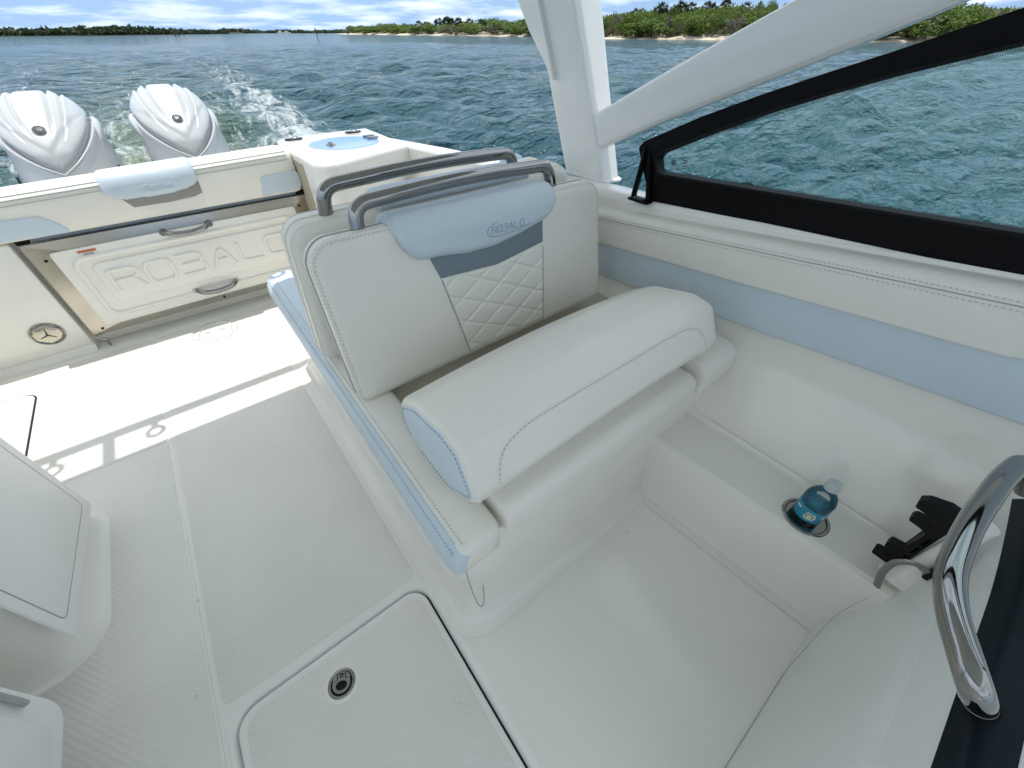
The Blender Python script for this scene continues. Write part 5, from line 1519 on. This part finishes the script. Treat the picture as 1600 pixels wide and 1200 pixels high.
for s0, s1, n_, qmin, qmax, h0, h1, w0 in ((0.6, 4.4, 84, 3.5, 40, 2.8, 5.4, 6.5), (4.4, 6.6, 80, 4, 42, 2.6, 6.2, 3.6), (6.6, 9.0, 70, 2.5, 40, 2.9, 6.0, 3.4), (9.0, 11.2, 60, 2, 40, 2.8, 5.0, 3.4)):
    for k in range(n_):
        s = s0 + (s1 - s0) * (k + random.random() * 0.9) / n_
        p, d = shore_pt(s)
        nrm = Vector((0.93, -0.36)).normalized() if s < 10 else Vector((0.7, -0.7))
        fr_ = (k * 0.618) % 1.0
        q = qmin + (qmax - qmin) * fr_ ** 1.4
        e = p + nrm * q
        h = (h0 + (h1 - h0) * (0.35 * random.random() + 0.65 * fr_)) * (0.85 + 0.3 * random.random())
        w = w0 * (0.75 + 0.6 * random.random())
        kind = random.random()
        far_ = s < 4.4; place = 'on the sandy far point' if far_ else 'on the near island'
        row = 'at the front, near the waterline' if fr_ < 0.33 else ('in the middle of the thicket' if fr_ < 0.7 else 'high at the back of the thicket')
        if kind < 0.11: cr_, lab, nm = random.choice(CROWNG), 'grey twiggy shrub ' + place + ', ' + row, 'dry_shrub'
        else: cr_, lab, nm = random.choice(CROWNS), 'green mangrove shrub ' + place + ', ' + row, 'mangrove_shrub'
        shrub(nm, lab, 'shrub', ('grey shrubs ' if nm == 'dry_shrub' else 'mangroves ') + place, e.x, e.y, ground_z(q), w, h, cr_)

# cabbage palms standing above the thicket
def palm_crown(seed):
    rng = np.random.default_rng(seed); vs, fs = [], []
    for k in range(46):
        a = rng.random() * 2 * math.pi; el = -0.7 + 2.0 * rng.random()
        L = 1.25 * (0.8 + 0.4 * rng.random())
        d = np.array([math.cos(a) * math.cos(el), math.sin(a) * math.cos(el), math.sin(el)])
        sd_ = np.array([-math.sin(a), math.cos(a), 0])
        # fan leaf: narrow stalk then a folded fan of segments
        c0 = d * L * 0.45
        for q in range(7):
            t_ = (q - 3) / 3 * 1.05
            tip = c0 + (d * math.cos(t_) + sd_ * math.sin(t_)) * L * 0.60 + np.array([0, 0, -0.22 * L * (0.5 + abs(t_))])
            b = len(vs); wv = 0.075
            pe = np.cross(tip - c0, [0, 0, 1.0]); pe = pe / (np.linalg.norm(pe) + 1e-6) * wv
            mid_ = (c0 + tip) / 2 + np.array([0, 0, 0.06])
            for z_ in (c0, mid_ - pe, tip, mid_ + pe): vs.append(tuple(z_))
            fs += [(b, b + 1, b + 2), (b, b + 2, b + 3)]
    me = bpy.data.meshes.new('crown'); me.from_pydata(vs, [], fs); me.materials.append(LEAFD); return me
PALMC = [palm_crown(80 + k) for k in range(3)]
PT = bpy.data.meshes.new('trunk')
vt, ft = tube([(0, 0, -0.5), (0.03, 0.01, 0.35), (0.0, 0.02, 0.75), (0.02, 0, 1.0)], [0.26, 0.20, 0.19, 0.21], 8)
PT.from_pydata(vt, [], ft); PT.materials.append(BARK)
palms = [(148.4, 120.0, 6.7, 1.2), (151.5, 113.5, 7.3, 1.25), (150.0, 110.5, 7.9, 1.35), (154.0, 108.0, 7.4, 1.3), (152.0, 104.8, 8.1, 1.35), (155.0, 103.0, 7.8, 1.3), (157.0, 98.5, 7.9, 1.25), (156.0, 96.2, 7.5, 1.2), (160.0, 94.0, 8.4, 1.15),
         (161.0, 88.0, 7.6, 1.2), (190.0, 355.0, 6.6, 1.9), (188.0, 322.0, 7.6, 2.0), (186.0, 308.0, 7.8, 2.1), (184.0, 300.0, 7.2, 2.0), (181.0, 286.0, 7.0, 1.9), (178.0, 268.0, 6.5, 1.9), (174.0, 250.0, 5.8, 1.8)]
for (x, y, h, w) in palms:
    far = y > 200
    t = thing('palm_tree', 'dark cabbage palm rising from the distant scrub beyond the beach' if far else 'dark cabbage palm standing above the island thicket', 'palm tree', (x, y, 0.9),
              'palms on the far point' if far else 'palms on the near island')
    meshobj('crown', random.choice(PALMC), t, (0, 0, h - 0.9 - 0.7 * w), (w * 1.45, w * 1.45, w * 1.3), random.random() * 6)
    meshobj('trunk', PT, t, (0, 0, 0), (1, 1, h - 0.9 - 0.6 * w))

# far wooded shore as one mass
def far_wood(name, pts, hfun, n, leaf, seed, mat):
    rng = np.random.default_rng(seed); vs, fs = [], []
    P = [Vector(p) for p in pts]; seg = [(b - a).length for a, b in zip(P, P[1:])]; tot = sum(seg)
    for k in range(n):
        q = rng.random() * tot; i = 0; q0 = q
        while i < len(seg) - 1 and q > seg[i]: q -= seg[i]; i += 1
        p = P[i] + (P[i + 1] - P[i]) * (q / seg[i])
        back = rng.random() ** 1.3
        H = hfun(q0 / tot)
        z = WZ + 0.2 + (H * (0.45 + 0.55 * back)) * (1 - 0.9 * rng.random() ** 2.2)
        c = np.array([p.x + back * 26 * 0.3, p.y + back * 26, z])
        s = leaf * (0.5 + rng.random()); u = rng.normal(size=3); u /= np.linalg.norm(u); w = np.cross(u, rng.normal(size=3)); w /= np.linalg.norm(w)
        b = len(vs)
        for t_ in (c - u * s, c - w * s * .6, c + u * s, c + w * s * .6): vs.append(tuple(t_))
        fs.append((b, b + 1, b + 2, b + 3))
    o = obj(name, vs, fs, mat, smooth=False)
    return tag(o, 'low dark wooded shoreline across the open water', 'trees', kind='stuff')
def hA(t): return 2.6 + 1.7 * math.exp(-((t - 0.36) / 0.16) ** 2) + 0.5 * math.sin(t * 37) * math.sin(t * 91 + 1) + 0.4 * math.sin(t * 211)
far_wood('far_treeline', [(-90, 350), (-38, 352), (-10, 380), (20, 450), (60, 540), (112, 665)], hA, 9000, 1.0, 7, LEAFD)
far_wood('far_treeline', [(105, 660), (190, 930), (300, 960), (420, 980)], lambda t: 3.6 + 0.9 * math.sin(t * 60) * math.sin(t * 23), 3500, 2.0, 8, LEAFD)
rows = [[(p[0] + dx, p[1] + dy, z) for dx, dy, z in ((0, -6, -1.2), (0, 0, -0.2), (8, 30, 0.8), (30, 200, -1))] for p in [(-110, 350), (-38, 352), (-10, 380), (20, 450), (60, 540), (112, 665), (190, 930), (300, 960), (440, 985)]]
v, f = loft(rows, False, False, close=False)
tag(obj('far_shore_ground', v, f, LEAFD), kind='structure')

# channel markers
PILE = pmat('weathered_pile', (0.07, 0.06, 0.05), 0.9); MRED = pmat('marker_red', (0.30, 0.03, 0.025), 0.6)
for (x, y, h, lab) in ((28.0, 297.0, 2.1, 'taller dark channel piling before the left treeline'), (31.4, 318.0, 1.7, 'shorter dark channel piling just right of the tall one')):
    t = thing('channel_piling', lab, 'piling', (x, y, WZ), 'pilings off the far shore')
    obj('pile', *tube([(x, y, -1.5), (x + 0.25, y, h)], [0.30, 0.24], 8), PILE, t)
    obj('pile_cap', *tube([(x + 0.25, y, h), (x + 0.27, y, h + 0.35)], [0.5, 0.1], 8), PILE, t)
t = thing('channel_marker', 'red triangular channel marker on a dark pile in open water', 'marker', (91, 286, WZ))
obj('pile', *tube([(91.6, 286, -1.5), (90.9, 286, 2.2)], [0.26, 0.22], 8), PILE, t)
obj('daymark', *loft([[(90.2, 285.6, 1.5), (91.7, 285.6, 1.5), (90.9, 285.6, 3.0)], [(90.2, 285.75, 1.5), (91.7, 285.75, 1.5), (90.9, 285.75, 3.0)]]), MRED, t, smooth=False)
HB = pmat('hull_white', (0.8, 0.8, 0.8), 0.4)
for (x, y) in ((176.0, 690.0), (186.0, 700.0)):
    t = thing('distant_boat', 'tiny white motorboat far off before the horizon treeline', 'boat', (x, y, WZ), 'boats near the horizon')
    obj('hull', *loft([[(x - 4, y - 1, -0.5), (x + 4, y - 1, -0.5), (x + 4, y + 1, -0.5), (x - 4, y + 1, -0.5)], [(x - 4.5, y - 1.3, 0.7), (x + 5.2, y - 1.0, 0.9), (x + 5.2, y + 1.0, 0.9), (x - 4.5, y + 1.3, 0.7)]]), HB, t, smooth=False)
    obj('cabin', *box(x - 1.5, x + 1.5, y - 0.9, y + 0.9, 0.75, 2.1, 0.15), HB, t)
